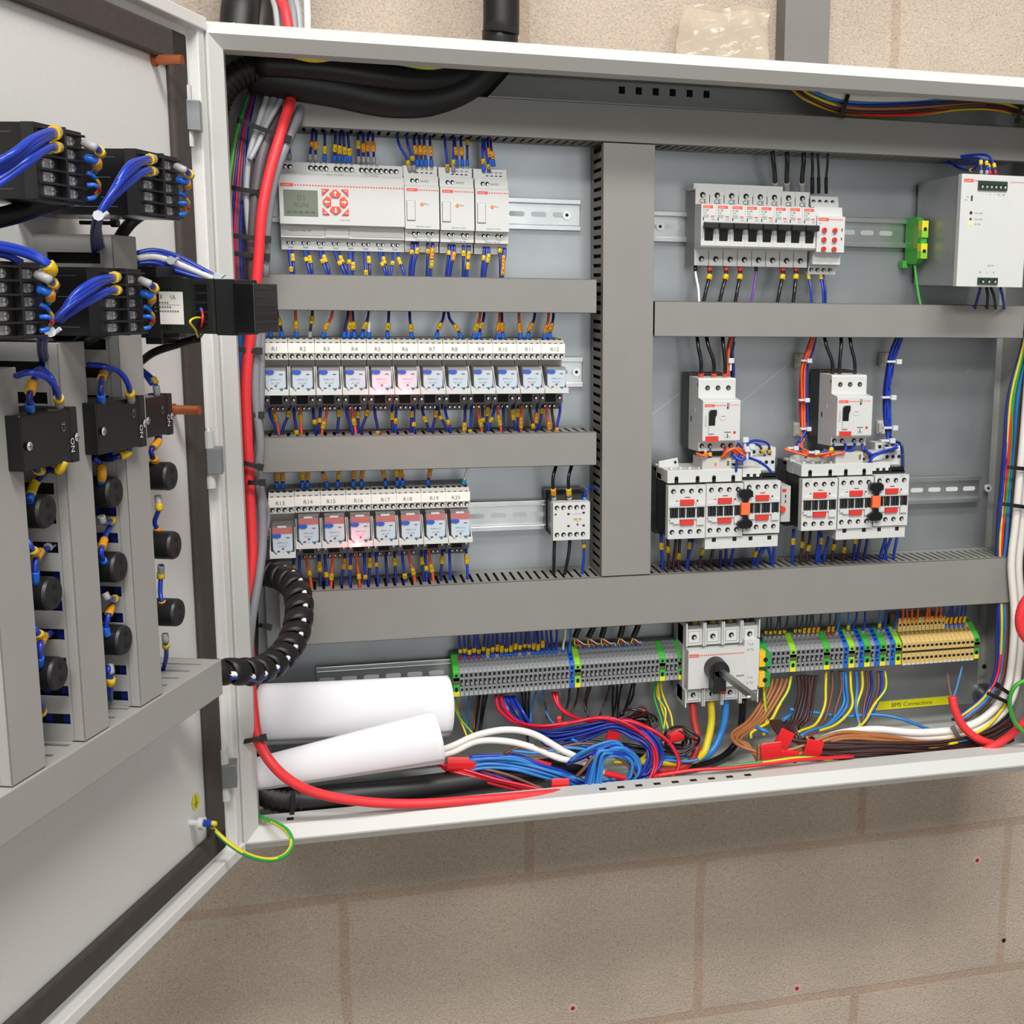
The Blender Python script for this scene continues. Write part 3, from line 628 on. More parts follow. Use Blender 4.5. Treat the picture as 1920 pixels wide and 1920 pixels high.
dup(m1, (589.5, 0, 1377.5), 'white three pole motor breaker between the orange wires and the blue loom')
for k, (dx, dz, lb) in enumerate(((0, 0, 'ivory link block joining the left motor breaker to its contactors'), (166, 3.6, 'ivory link block joining the right motor breaker to its contactors'))):
    b = MB(); (x0, z0), (x1, z1) = tx(1317, 860, 88), tx(1371, 884, 88)
    b.box(x0+dx, x1+dx, -88, -50, z1+dz, z0+dz, OFFW); b.box(x0+dx+3, x1+dx-1, -60, -50, z0+dz, z0+dz+8, DGREY)
    for q in range(5): b.box(x0+dx+11+q*3.8, x0+dx+13.2+q*3.8, -87.5, -82, z1+dz-5, z1+dz, OFFW)
    b.box(x0+dx+30, x0+dx+32.6, -88.2, -88, z0+dz-9, z0+dz-3, M('brown_window', '6B5535', .5)); b.box(x0+dx+15, x0+dx+17, -88.2, -88, z0+dz-9, z0+dz-5, ORANGE if k == 0 else OFFW)
    b.build('link_block', label=lb, cat='link block', bevel=.5)
# --- contactors
def contactor():
    t = thing('contactor', '', 'contactor'); b = MB(); w = 45
    b.box(0, w, -95, -84, -62, 0, WHITE); b.box(.6, w-.6, -84, -40, -60, 4, BLACK); b.box(0, w, -40, -9, -66, 14, BLACK)
    b.box(0, w, -62, -44, 2, 9, WHITE); b.box(0, w, -40, -30, 10, 17, WHITE)
    for k in range(4): screw(b, 6+k*10.8, -95, -6.5, 3); screw(b, 5+k*10.8, -95, -54, 3)
    b.text('Lovato', 4, -95.2, -2.8, 3, M('pale_print', 'B4B2B0', .5)); b.text('BF09', 33, -95.2, -2.8, 2.6, M('pale_print', 'B4B2B0', .5))
    for a, c, n_ in ((2, 12, 3), (13, 20.5, 2), (22, 32.5, 3), (34.5, 43.5, 2)):
        b.box(a, c, -95.3, -95, -37, -25, DARK)
        for q in range(n_): b.cyl((a+1.5+q*(c-a-3)/(n_-1), -96.2, -36.6), (a+1.5+q*(c-a-3)/(n_-1), -96.2, -25.4), 1.3, BLACK, 8)
    for z_ in (-38.4, -24.4): b.box(1, w-1, -97, -95, z_-.6, z_+.6, WHITE)
    b.box(14, 30.5, -97.6, -95, -22.5, -16, RED); b.box(14, 30.5, -97.6, -95, -45.5, -39.8, RED)
    b.box(20, 26, -95.3, -95, -14, -13.2, INK); b.box(9, 12, -95.3, -95, -18, -17.3, INK); b.box(34, 36, -95.3, -95, -22, -17, INK)
    b.prism([(3, -24), (3, -22), (8, -20), (13, -20), (13, -24)], -95, -97.4, WHITE, 'y'); b.prism([(33, -24), (33, -19), (37, -19), (37, -21), (44, -21), (44, -24)], -95, -97.4, WHITE, 'y')
    b.prism([(2, -38), (2, -42), (6, -42), (6, -44), (13, -44), (13, -38)], -95, -97.4, WHITE, 'y'); b.prism([(34, -38), (34, -46), (43, -46), (43, -42), (44, -38)], -95, -97.4, WHITE, 'y')
    b.build('housing', t, bevel=.35); return t
c1 = contactor(); zc = 1278.2
cl = ['at the left end of the left starter', 'in the middle of the left starter', 'at the right end of the left starter', 'at the left end of the right starter', 'in the middle of the right starter', 'at the right end of the right starter']
for i, (x, z) in enumerate(((384.6, 1277), (430.3, 1277.5), (476.3, 1279.5), (548.8, 1280.5), (595.2, 1281.3), (641.8, 1282.6))):
    lb = 'white contactor with red tabs '+cl[i]
    if i == 0: c1.location = Vector((x, 0, z))*S; c1['label'] = lb; c1['group'] = 'motor contactors'
    else: dup(c1, (x, 0, z), lb)
def bar(x0, x1, z0, z1, d0, d1, lb, lows=True):
    b = MB(); b.box(x0, x1, -d1, -d0, z0, z1, WHITE); n = 4
    for k in range(n):
        x = x0+(x1-x0)*(.12, .4, .62, .88)[k]
        if lows: b.box(x-2.6, x+2.6, -d1-.3, -d1+4, z1-6, z1-1, DARK)
        else: b.box(x-2.4, x+2.4, -d1-.3, -d1+3, z0, z0+5.5, DARK); b.cyl((x, -d1-.3, z0+5.5), (x, -d1+3, z0+5.5), 2.4, DARK)
    if not lows:
        for k in range(7): b.box(x0+5+k*(x1-x0)/8, x0+8+k*(x1-x0)/8, -d1+8, -d1+14, z1, z1+2.2, WHITE)
        b.prism([(x0-1, z1-2), (x0-1, z1+6), (x0+22, z1+10), (x0+24, z1-2)], -52, -55, WHITE, 'y'); b.cyl((x0+19, -56, z1+5), (x0+19, -51, z1+5), 1.6, DARK)
    b.build('busbar_link', label=lb, cat='busbar link', bevel=.5)
bar(384.6, 475, 1279.5, 1294, 40, 90, 'white busbar link across the top of the left starter', False); bar(549, 640.5, 1283, 1297, 40, 90, 'white busbar link across the top of the right starter', False)
bar(430.5, 521, 1200.5, 1215, 40, 92, 'white busbar link under the right pair of contactors in the left starter'); bar(595, 686, 1205, 1219.5, 40, 92, 'white busbar link under the right pair of contactors in the right starter')
for x, z, lb in ((476.3, 1279.5, 'mechanical interlock with orange catch between two contactors of the left starter'), (641.8, 1282.6, 'mechanical interlock with orange catch between two contactors of the right starter')):
    t = thing('mechanical_interlock', lb, 'interlock', (x, 0, z-31), 'mechanical interlocks'); b = MB()
    for s_ in (1, -1):
        b.prism([(p, s_*q) for p, q in ((-3, 8), (-3, 12), (-9, 15), (-9, 20), (-6, 23), (6, 23), (9, 20), (9, 15), (3.5, 12), (3.5, 8))][::s_], -95, -102, BLKG, 'y')
    b.build('slider', t, bevel=.5); b = MB(); b.box(-5.4, 5.4, -102.5, -95, -7, 7.5, M('orange_catch', 'EE6A3C', .4)); b.build('catch', t, bevel=.5)
# auxiliary blocks behind the third contactors
for x, z, n_, lb in ((476.5, 1282, 0, 'white auxiliary terminal block stepped behind the right contactor of the left starter'), (642, 1285, 1, 'white auxiliary terminal block stepped behind the right contactor of the right starter')):
    b = MB(); b.box(x+1, x+24, -84, -60, z, z+12, WHITE); b.box(x+26, x+43, -84, -66, z, z+6, BLKG); b.box(x+10, x+50, -60, -34, z+4, z+21, WHITE); b.box(x+24, x+58, -40, -20, z+18, z+30, WHITE)
    for k in range(3): b.disc(x+31+k*8, -60.1, z+15, 2.3, DARK); b.disc(x+30+k*9, -40.1, z+25, 2.3, DARK)
    for k in range(3): b.box(x+6+k*8, x+10+k*8, -84.4, -84, z, z+5, DARK)
    b.build('auxiliary_block', label=lb, cat='auxiliary contact block', bevel=.5)
t = thing('timer_relay', 'narrow grey timer relay with a red dial beside the left starter', 'timer', (524, 0, 1230)); b = MB(); Lt = (-524, 0, -1230)
(x0, z0), (x1, z1) = tx(1465, 912, 80), tx(1478, 975, 80)
b.box(x0, x1+2, -80, -10, z1-2, z0, LGREY); b.box(x0+1.5, x0+6.5, -80.3, -80, z0-7, z0-3, RED); b.box(x0+5, x0+6.5, -80.3, -80, z0-14, z0-10, INK); b.box(x0+5, x0+6.5, -80.3, -80, z0-20, z0-16.5, INK); b.build('housing', t, Lt, bevel=.5)
b = MB(); b.cyl((x0+1.5, -80, z0-27), (x0+1.5, -84, z0-27), 3.6, RED, 14); b.build('dial', t, Lt)
# --- main switch
ms = thing('main_switch', 'large white four pole main switch with black rotary handle and long grey shaft', 'main switch', (416, 0, 1050)); Lm = (-416, 0, -1050)
b = MB(); x0, x1 = 417.5, 511
b.box(x0, x1, -52, -10, 1004, 1098, LGREY); b.box(x0+2, x0+74, -70, -52, 1024, 1072, WHITE); b.box(x0+74, x1, -66, -52, 1016, 1080, WHITE)
for i in range(4):
    X = x0+1.5+i*23.6; up = 1076 if i < 3 else 1082
    for s_, za, zb2 in ((0, up, 1105), (1, 1000, 1021)):
        b.box(X-1.5, X, -66, -30, za, zb2, WHITE); b.box(X+20, X+21.4, -66, -30, za, zb2, WHITE)
    b.box(X, X+20, -60, -40, 1076, 1096, WHITE); b.box(X+2.5, X+17.5, -60.4, -60, 1078.5, 1093.5, M('pale_outline', '9A9894', .5)); b.box(X+3.3, X+16.7, -60.6, -60, 1079.3, 1092.7, WHITE); screw(b, X+10, -60.7, 1086, 3.4)
    b.box(X, X+20, -60, -40, 1004, 1022, WHITE); b.box(X+2.5, X+17.5, -60.4, -60, 1006, 1020.5, M('pale_outline', '9A9894', .5)); b.box(X+3.3, X+16.7, -60.6, -60, 1006.8, 1019.7, WHITE); screw(b, X+10, -60.7, 1013.5, 3.2)
logo(b, x0+3, -70.05, 1063.5, 12, 4, 22, 2.6)
for s_, z_ in (('7 L4', 1073), ('8 T4', 1066), ('7 L4', 1031), ('8 T4', 1024)): b.text(s_, x0+78, -66.2, z_, 4.2, GINK)
b.box(x0+63, x0+73, -70.3, -70, 1036, 1038, MGREY)
b.build('body', ms, Lm, bevel=.4)
kx, kz = tx(1347, 1258, 84)
b = MB(); b.cyl((kx, -70, kz), (kx, -88, kz), 14, BLACK, 28, 13); b.box(kx-7.6, kx+8.5, -90, -70, kz-27, kz+2, BLACK); b.cyl((kx+.5, -90, kz+2), (kx+.5, -86, kz+2), 8, BLACK, 20); b.box(kx+1, kx+8, -90.6, -88, kz-27.5, kz-24, M('dark_red_tip', '8E2020', .4)); b.build('rotary_handle', ms, Lm, bevel=1)
b = MB(); pe = P(1414, 1308, 205); d_ = Vector((pe.x-kx, pe.y+88, pe.z-kz)).normalized(); u_, w_ = frame(d_); a_ = Vector((kx+2, -88, kz)); h = 3.3
b.add([a_+u_*h*i+w_*h*j for i, j in ((-1, -1), (1, -1), (1, 1), (-1, 1))]+[pe+u_*h*i+w_*h*j for i, j in ((-1, -1), (1, -1), (1, 1), (-1, 1))], [(3, 2, 1, 0), (4, 5, 6, 7), (0, 1, 5, 4), (1, 2, 6, 5), (2, 3, 7, 6), (3, 0, 4, 7)], ZINC)
q_ = pe-d_*4; b.cyl(q_-Vector((7, 0, 0)), q_+Vector((5, 0, 0)), 1.6, STEEL); b.build('shaft', ms, Lm)
# --- rail terminals
TC = {}
def terminal(col, w):
    k = (col.name, w)
    if k in TC: return TC[k], False
    b = MB(); g = col
    # top slope, front face, lower face
    b.prism([(-8, 24), (-22, 24), (-44, 10), (-46, 8), (-46, -20), (-38, -22), (-8, -22)], .15, w-.15, g)
    c = w/2
    if col in (TGREY, TBLUE):
        dk = DGREY if col is TGREY else NAVY
        b.box(c-1.5, c+1.5, -46.3, -46, 3, 7, DARK); b.box(c-1.9, c+1.2, -46.3, -46, -8, 0, DARK); b.box(c-.6, c+2, -46.8, -46, -7, -3.4, g); b.disc(c, -46.2, -12, 1.6, DARK, 8)
        b.box(c-1.7, c+1.7, -46.5, -46, -19.5, -15.5, M('clear_marker_tag', 'A4A7A8', .4) if col is TGREY else TBLUE)
        for q in range(3):
            y_ = -25-q*6; z_ = 22.2-q*3.8; b.add([(c-1.6, y_, z_+.15), (c+1.6, y_, z_+.15), (c+1.6, y_-3.4, z_-2.05), (c-1.6, y_-3.4, z_-2.05)], [(0, 1, 2, 3)], M('recess_grey', '66696A', .6) if col is TGREY else NAVY)
    elif col is TBEI:
        b.disc(c, -46.2, 3, 1.9, DARK, 10); b.box(.2, w-.2, -46.3, -46, -5.5, -3, SHADE); b.disc(c, -46.2, -13, 1.9, DARK, 10); b.box(c-2.2, c+2.2, -47, -46, -21.5, -19.8, WHITE)
        b.add([(c-1.8, -30, 19.2), (c+1.8, -30, 19.2), (c+1.8, -36, 15.4), (c-1.8, -36, 15.4)], [(0, 1, 2, 3)], M('beige_recess', '8E7440', .6))
    else:
        oth = TYEL if col is TGRN else TLIME if col is TYEL else TGRN
        b.box(.2, w-.2, -46.4, -46, -1, 9, col); b.box(.2, w-.2, -46.4, -46, -1, 2.6, TYEL if col is not TYEL else TLIME); b.disc(c, -46.6, 5.2, 1.8, DARK); b.box(.2, w-.2, -46.3, -46, -5.5, -1, M('olive_gap', '4E5A20', .6)); b.disc(c, -46.6, -10.5, 1.8, DARK); b.box(.2, w-.2, -46.4, -46, -19.8, -14, TYEL if col in (TGRN, TLIME) else TLIME); b.disc(c, -46.6, -12.5, 1.8, DARK)
    o = b.build('rail_terminal'); TC[k] = o; return o, True
cname = {TGREY.name: 'grey', TBLUE.name: 'blue', TGRN.name: 'green and yellow earth', TLIME.name: 'lime green earth', TBEI.name: 'beige', TYEL.name: 'green and yellow earth'}
def place_terms(seq, x, z0, z1, x1, where, grp):
    n = 0; cnt = {}; tot = sum(w for _, w in seq); k = (x1-x)/tot; xs = x
    for col, w in seq:
        nm = cname[col.name]; cnt[nm] = cnt.get(nm, 0)+1
        o, new = terminal(col, w)
        if not new: o = o.copy(); COL.objects.link(o)
        t = (x-xs)/(x1-xs); o.location = Vector((x, 0, z0+(z1-z0)*t))*S; o.scale.x = k
        o['label'] = f'{ORD[cnt[nm]-1]} {nm} terminal from the left, {where}'; o['category'] = 'terminal'; o['group'] = grp
        TERM.append((x+w*k/2, z0+(z1-z0)*t, nm)); x += w*k
TERM = []
G, B_, E_, Lm_ = (TGREY, 5.2), (TBLUE, 6), (TGRN, 7), (TLIME, 7)
place_terms([E_]+[G]*24+[B_, Lm_]+[G]*18+[E_]+[G]*3+[E_], 142.5, 1048.5, 1049.5, 421, 'left of the main switch', 'rail terminals left of the main switch')
TL = list(TERM); TERM.clear()
b = MB(); x0, z0 = tx(1424, 1195, 60); x1_, _ = tx(1454, 1195, 60)
for s_ in (0, 1):
    zt_ = 1063-s_*26; b.box(x0, x0+8, -62, -30, zt_-20, zt_, PEY); b.box(x0+8, x0+15, -62, -30, zt_-20, zt_-2, PEG); b.cyl((x0+8, -62.3, zt_-11), (x0+8, -60, zt_-11), 3, DARK)
b.box(x0+2, x0+14, -50, -8, 1018, 1068, PEG); b.build('earth_block', label='large yellow and green earth block at the right of the main switch', cat='earth terminal', bevel=.6)
place_terms([G]*5+[Lm_]+[G]*6+[E_]+[G]*3+[B_, Lm_, G, B_, E_, G, B_, E_, G, B_, Lm_], x0+15.5, 1049, 1048, xx(1691, 1200, 46), 'right of the main switch', 'rail terminals right of the main switch')
TR = list(TERM); TERM.clear()
place_terms([(TBEI, 5.2)]*16+[(TGRN, 6)], xx(1691, 1225, 46)+.5, 1048.5, 1048.5, xx(1836, 1215, 46), 'beside the two tier block', 'beige two tier terminals')
TBX = list(TERM)
b = MB(); 
for k in range(12):
    x = TBX[0][0]-2+k*5.6; b.box(x-2.4, x+2.4, -34, -8, 1068, 1086, TBEI); b.disc(x, -34.2, 1077, 1.7, DARK)
b.build('rear_terminal_tier', label='rear tier of beige terminals standing above the front beige row', cat='terminal')
b = MB(); (x0, z0), (x1, z1) = tx(1642, 1323, 3), tx(1788, 1318, 3)
b.box(x0, x1, -1, 0, z0-7.5, z0+4, YTAPE); b.text('BMS Connections', (x0+x1)/2-4, -1.2, z0-4.6, 8.2, INK, True)
b.build('marker_label', label='yellow adhesive label reading BMS Connections on the plate', cat='label')
# ---------------------------------------------------------------- wires
CN = {BLUE: 'blue', NAVY: 'dark blue', SKY: 'light blue', BLKW: 'black', ORANGE: 'orange', BROWN: 'brown', TAN: 'light brown', DBRN: 'dark brown', REDW: 'red', REDC: 'red', CRIM: 'crimson',
      REDP: 'dull red', GREYW: 'grey', LGRW: 'pale grey', WHTW: 'white', PURP: 'purple', YEL: 'yellow', GRN: 'green', GREENC: 'green', SLEEVE: 'black'}
def seg(pts, a, b):
    out = []; l = 0
    for i in range(len(pts)-1):
        d = (pts[i+1]-pts[i]).length
        for t in ((a-l)/d if d else 9, 0, (b-l)/d if d else 9):
            pass
        lo, hi = max(a, l), min(b, l+d)
        if lo < hi: out += [pts[i].lerp(pts[i+1], (lo-l)/d), pts[i].lerp(pts[i+1], (hi-l)/d)]
        l += d
    r = out[:1]
    for q in out[1:]:
        if (q-r[-1]).length > .05: r.append(q)
    return r
CH = 'XZ1247A9X3'; _k = [0]
def wire(pts, r, mat, label, group=None, marks=(), fer=None, fer0=None, flen=7, stripe=None, name='wire', cat='wire', n=7, door=False, sp=0):
    """pts are (x, y, depth) readings or ready vectors; marks are (share of length, material, length)"""
    if stripe: name, cat = 'earth_wire', 'earth wire'
    elif marks and name == 'wire': name, cat = 'marked_wire', 'marked wire'
    elif mat in (BLKW, DBRN, TAN, BROWN) and name == 'wire': name, cat = 'power_wire', 'power wire'
    q = smooth([p if isinstance(p, Vector) else (DW(*p) if door else P(*p)) for p in pts], 5)
    tot = sum((q[i+1]-q[i]).length for i in range(len(q)-1)); org = q[0]; L = -org
    w = MB().tube(q, r, mat, n, 0, stripe=stripe, sp=sp).build(name, None, org, label=label, cat=cat, group=group)
    w.data.transform(Matrix.Translation(L*S))
    for f, mt, ln in marks:
        sgm = seg(q, max(0, f*tot-ln/2), min(tot, f*tot+ln/2))
        if len(sgm) < 2: continue
        m = MB().tube(sgm, r*1.62, mt, 8, 0); c = sgm[len(sgm)//2]; _k[0] += 1
        nn = max(1, int(ln/4.2)); t_ = (sgm[-1]-sgm[0]).normalized()
        for k in range(nn):
            p = c+t_*((k-(nn-1)/2)*4.2)
            if not door: m.text(CH[(_k[0]+k) % 10], p.x, p.y-r*1.8-.1, p.z-1.3, 3.4, INK, True)
        m.build('marker_sleeve', w, L)
    for f, e in ((fer, 1), (fer0, 0)):
        if f: MB().tube(seg(q, tot-flen, tot) if e else seg(q, 0, flen), r*1.45, f, 8, 0).build('ferrule', w, L)
    return w
GRP = {}
def row(where, spec, y0, d0, y1, d1, r=1.45, grp=None):
    """spec: (x at the first end, x at the second end, colour, marker colour, share, marker length, ferrule)"""
    for s_ in spec:
        xa, xb_, mat, mk, fr, ln, fe = (tuple(s_)+(None,)*7)[:7]
        cnt = GRP.setdefault(where, {}); cnt[mat] = cnt.get(mat, 0)+1
        ya, yb = y0(xa), y1(xb_); xm = xa*.45+xb_*.55+((xa*7) % 5-2)*.5
        lb = f'{ORD[cnt[mat]-1]} {CN[mat]} wire from the left {where}'
        wire([(xa, ya, d0), ((xa*2+xm)/3, ya*.7+yb*.3, d0*.8+d1*.2+3), (xm*.6+xb_*.4, ya*.35+yb*.65, d0*.3+d1*.7+2), (xb_, yb, d1)], r, mat, lb, 'short wires '+where,
             [(fr, mk, ln)] if mk else (), fe)
ln_ = lambda x0, y0, x1, y1: (lambda x: y0+(y1-y0)*(x-x0)/(x1-x0))
Y, O = MARK, MARKO; BF, GF, CF, RF = FERB, GREYF, CYAN, REDF
# above the controller and modules
row('above the logic controller', [(533, 534, BROWN, None, 0, 0, GF), (541, 543, BLUE, None, 0, 0, GF), (586, 581, NAVY, O, .45, 5, GF), (593, 592, NAVY, O, .5, 9, GF), (609, 609, NAVY, Y, .62, 8, BF), (629, 627, NAVY, Y, .55, 8, BF), (638, 637, NAVY, Y, .6, 9, BF),
    (644, 647, NAVY, Y, .62, 8, BF), (652, 656, NAVY, Y, .66, 8, BF), (671, 673, NAVY, Y, .4, 8, GF), (681, 682, NAVY, O, .5, 9, GF), (690, 691, NAVY, O, .45, 10, GF), (699, 701, NAVY, O, .45, 10, GF)], ln_(500, 240, 800, 254), 42, ln_(520, 299, 760, 309), 38)
row('above the expansion modules', [(744, 769, BLUE, Y, .78, 5, GF), (762, 777, BLUE, Y, .66, 5, GF), (776, 783, NAVY, O, .5, 9, BF), (786, 791, NAVY, O, .5, 10, BF), (795, 799, NAVY, O, .5, 10, BF), (806, 809, NAVY, O, .52, 10, BF),
    (834, 839, BLUE, Y, .86, 5, GF), (851, 850, BLUE, Y, .74, 6, GF), (852, 857, NAVY, O, .5, 9, BF), (864, 867, NAVY, O, .5, 9, BF), (876, 876, NAVY, Y, .2, 5, BF), (905, 907, BLUE, Y, .7, 6, BF), (908, 917, BLUE, Y, .85, 5, BF), (914, 920, NAVY, O, .5, 10, BF), (920, 926, NAVY, O, .6, 8, BF)],
    ln_(740, 250, 930, 262), 42, lambda x: 322 if x < 780 or 835 < x < 852 or 905 < x < 918 else 312, 44)
# under the controller
row('under the logic controller', [(542, 546, BLUE, Y, .75, 5, None), (548, 552, NAVY, Y, .35, 9, None), (571, 581, BLUE, Y, .4, 5, None), (579, 586, NAVY, Y, .4, 9, None), (600, 614, BLUE, Y, .45, 5, None), (606, 619, NAVY, Y, .35, 9, None),
    (628, 648, BLUE, Y, .5, 5, None), (636, 654, NAVY, Y, .35, 9, None), (655, 655, BLUE, Y, .45, 5, None), (662, 661, NAVY, Y, .6, 9, None), (683, 687, BLUE, Y, .8, 5, None), (691, 694, NAVY, Y, .35, 9, None), (711, 724, BLUE, Y, .5, 5, None), (718, 728, NAVY, Y, .35, 9, None), (737, 732, BLUE, Y, .45, 5, None), (746, 759, BLUE, Y, .35, 9, None)],
    ln_(540, 466, 750, 474), 40, ln_(540, 520, 760, 524), 52)
row('under the expansion modules', [(773, 768, NAVY, Y, .3, 5, None), (783, 774, NAVY, Y, .25, 7, None), (779, 771, BLUE, None, 0, 0, None), (802, 800, NAVY, Y, .25, 5, None), (811, 806, NAVY, O, .3, 12, None), (812, 807, BLUE, Y, .6, 9, None), (842, 836, NAVY, Y, .25, 5, None), (852, 843, NAVY, O, .35, 10, None), (848, 840, BLUE, None, 0, 0, None),
    (869, 868, NAVY, Y, .25, 6, None), (880, 873, NAVY, Y, .3, 9, None), (877, 876, BLUE, Y, .6, 8, None), (908, 903, NAVY, Y, .35, 6, None), (917, 908, NAVY, Y, .35, 10, None), (913, 906, BLUE, None, 0, 0, None), (937, 938, NAVY, Y, .1, 5, None), (945, 943, NAVY, O, .4, 12, None), (948, 941, BLUE, O, .7, 10, None)],
    ln_(770, 454, 950, 466), 46, ln_(770, 522, 950, 528), 52)
# above the upper relays
row('above the upper relay row', [(509, 507, ORANGE, Y, .58, 8, BF), (519, 529, DBRN, Y, .45, 8, BF), (554, 556, ORANGE, Y, .55, 8, BF), (586, 581, DBRN, Y, .38, 8, GF), (624, 605, ORANGE, Y, .6, 8, BF), (653, 645, NAVY, None, 0, 0, BF), (659, 653, ORANGE, Y, .58, 8, BF), (661, 665, NAVY, Y, .55, 8, BF),
    (692, 678, NAVY, Y, .55, 8, BF), (694, 691, WHTW, None, 0, 0, BF), (729, 726, NAVY, Y, .58, 8, BF), (768, 772, NAVY, Y, .62, 8, BF), (833, 818, NAVY, Y, .55, 8, BF), (840, 865, NAVY, Y, .6, 8, BF), (901, 888, ORANGE, Y, .58, 8, BF), (908, 898, NAVY, Y, .5, 7, BF),
    (937, 932, ORANGE, O, .55, 10, BF), (941, 943, NAVY, O, .55, 10, BF), (973, 976, ORANGE, O, .58, 10, BF), (1003, 989, NAVY, O, .55, 10, BF), (1029, 1020, ORANGE, O, .62, 9, BF), (1038, 1030, NAVY, O, .55, 10, BF)],
    ln_(490, 578, 1060, 588), 44, ln_(490, 633, 1060, 636), 46, 1.6)
row('between the upper relays and the trunking below', [(504, 522, BLUE, None, 0, 0, None), (514, 524, ORANGE, Y, .35, 8, None), (543, 527, NAVY, Y, .25, 7, None), (551, 557, NAVY, Y, .8, 5, None), (563, 566, ORANGE, Y, .35, 7, None), (587, 592, NAVY, Y, .5, 5, None), (601, 597, NAVY, Y, .45, 5, None), (614, 602, ORANGE, Y, .6, 8, None),
    (636, 632, NAVY, Y, .25, 8, None), (649, 662, BLUE, None, 0, 0, None), (659, 668, ORANGE, Y, .5, 8, None), (671, 672, NAVY, Y, .3, 7, None), (690, 676, NAVY, Y, .25, 7, None), (702, 709, NAVY, Y, .85, 5, None), (735, 737, NAVY, Y, .35, 8, None), (743, 742, BLUE, Y, .5, 6, None), (773, 770, NAVY, Y, .3, 7, None), (776, 776, BLUE, Y, .6, 5, None),
    (791, 806, NAVY, Y, .45, 7, None), (819, 809, NAVY, Y, .3, 8, None), (820, 842, NAVY, Y, .4, 5, None), (834, 846, BLUE, Y, .55, 6, None), (872, 870, NAVY, Y, .7, 10, None), (884, 881, BLUE, Y, .85, 6, None), (894, 905, ORANGE, Y, .6, 9, None), (905, 908, DBRN, Y, .5, 5, None), (915, 911, NAVY, Y, .25, 10, None), (928, 914, BLUE, Y, .5, 6, None),
    (932, 940, ORANGE, Y, .5, 12, None), (944, 944, NAVY, None, 0, 0, None), (960, 968, NAVY, Y, .35, 12, None), (971, 971, NAVY, Y, .3, 9, None), (978, 977, ORANGE, O, .6, 12, None), (993, 1002, DBRN, Y, .7, 6, None), (1007, 1004, NAVY, O, .45, 12, None), (1017, 1009, NAVY, Y, .25, 6, None), (1024, 1031, ORANGE, O, .7, 9, None), (1034, 1040, DBRN, None, 0, 0, None), (1051, 1043, BLUE, O, .85, 8, None)],
    ln_(490, 762, 1060, 756), 36, ln_(490, 824, 1060, 817), 42, 1.6)
row('above the lower relay row', [(518, 519, NAVY, O, .45, 9, BF), (530, 531, NAVY, O, .45, 9, BF), (566, 567, NAVY, Y, .4, 10, BF), (577, 576, NAVY, O, .4, 10, BF), (603, 614, NAVY, O, .5, 9, BF), (637, 632, NAVY, Y, .42, 9, BF), (664, 662, NAVY, O, .42, 9, BF), (680, 678, NAVY, O, .42, 9, BF), (717, 723, NAVY, O, .4, 9, BF),
    (742, 745, NAVY, Y, .4, 7, BF), (751, 756, NAVY, O, .4, 9, BF), (807, 802, NAVY, O, .42, 9, BF), (877, 869, WHTW, None, 0, 0, CF)], ln_(500, 876, 880, 868), 44, ln_(500, 916, 880, 909), 44, 1.55)
row('between the lower relays and the trunking below', [(551, 548, NAVY, Y, .45, 10, None), (561, 563, BLUE, None, 0, 0, None), (575, 585, ORANGE, Y, .55, 6, None), (598, 602, NAVY, Y, .4, 12, None), (609, 613, BLUE, Y, .6, 6, None), (625, 621, ORANGE, Y, .65, 7, None), (647, 638, NAVY, O, .35, 12, None), (658, 656, BLUE, Y, .45, 5, None), (668, 675, ORANGE, Y, .68, 6, None),
    (683, 686, BLUE, Y, .7, 5, None), (694, 691, NAVY, Y, .35, 11, None), (705, 710, BLUE, Y, .4, 5, None), (723, 727, NAVY, None, 0, 0, None), (740, 743, NAVY, Y, .35, 9, None), (754, 760, BLUE, Y, .72, 6, None), (766, 779, ORANGE, Y, .62, 9, None), (790, 796, NAVY, Y, .35, 9, None), (797, 800, BLUE, Y, .55, 6, None), (804, 813, ORANGE, Y, .55, 9, None), (830, 827, NAVY, Y, .35, 9, None), (843, 845, BLUE, None, 0, 0, None), (874, 877, BLUE, Y, .35, 12, None)],
    ln_(540, 1034, 880, 1024), 36, ln_(540, 1112, 880, 1094), 46, 1.65)
# small contactor
for i, x in enumerate((1040, 1069)):
    wire([(x+4, 868, 50), (x-3, 895, 58), (x-3, 915, 54), (x-1, 940, 48)], 2, BLKW, f'{"left" if i == 0 else "right"} black wire looping into the top of the small contactor', 'black wires on the small contactor', [(.75, O if i == 0 else Y, 9)], GF, flen=6)
    wire([(x, 1008, 44), (x-1-i*2, 1040, 48), (x-2-i*10, 1085, 46)], 2, BLKW, f'{"left" if i == 0 else "right"} black wire dropping from the small contactor into the trunking', 'black wires on the small contactor')
wire([(1120, 920, 40), (1104, 914, 50), (1097, 925, 52), (1096, 942, 48)], 1.4, BLUE, 'blue wire curving from the upright trunking to the small contactor', fer=CF)
wire([(1094, 1008, 46), (1095, 1040, 48), (1091, 1085, 46)], 1.7, BLUE, 'blue wire with yellow marker under the small contactor', marks=[(.2, Y, 5)], fer0=GF)
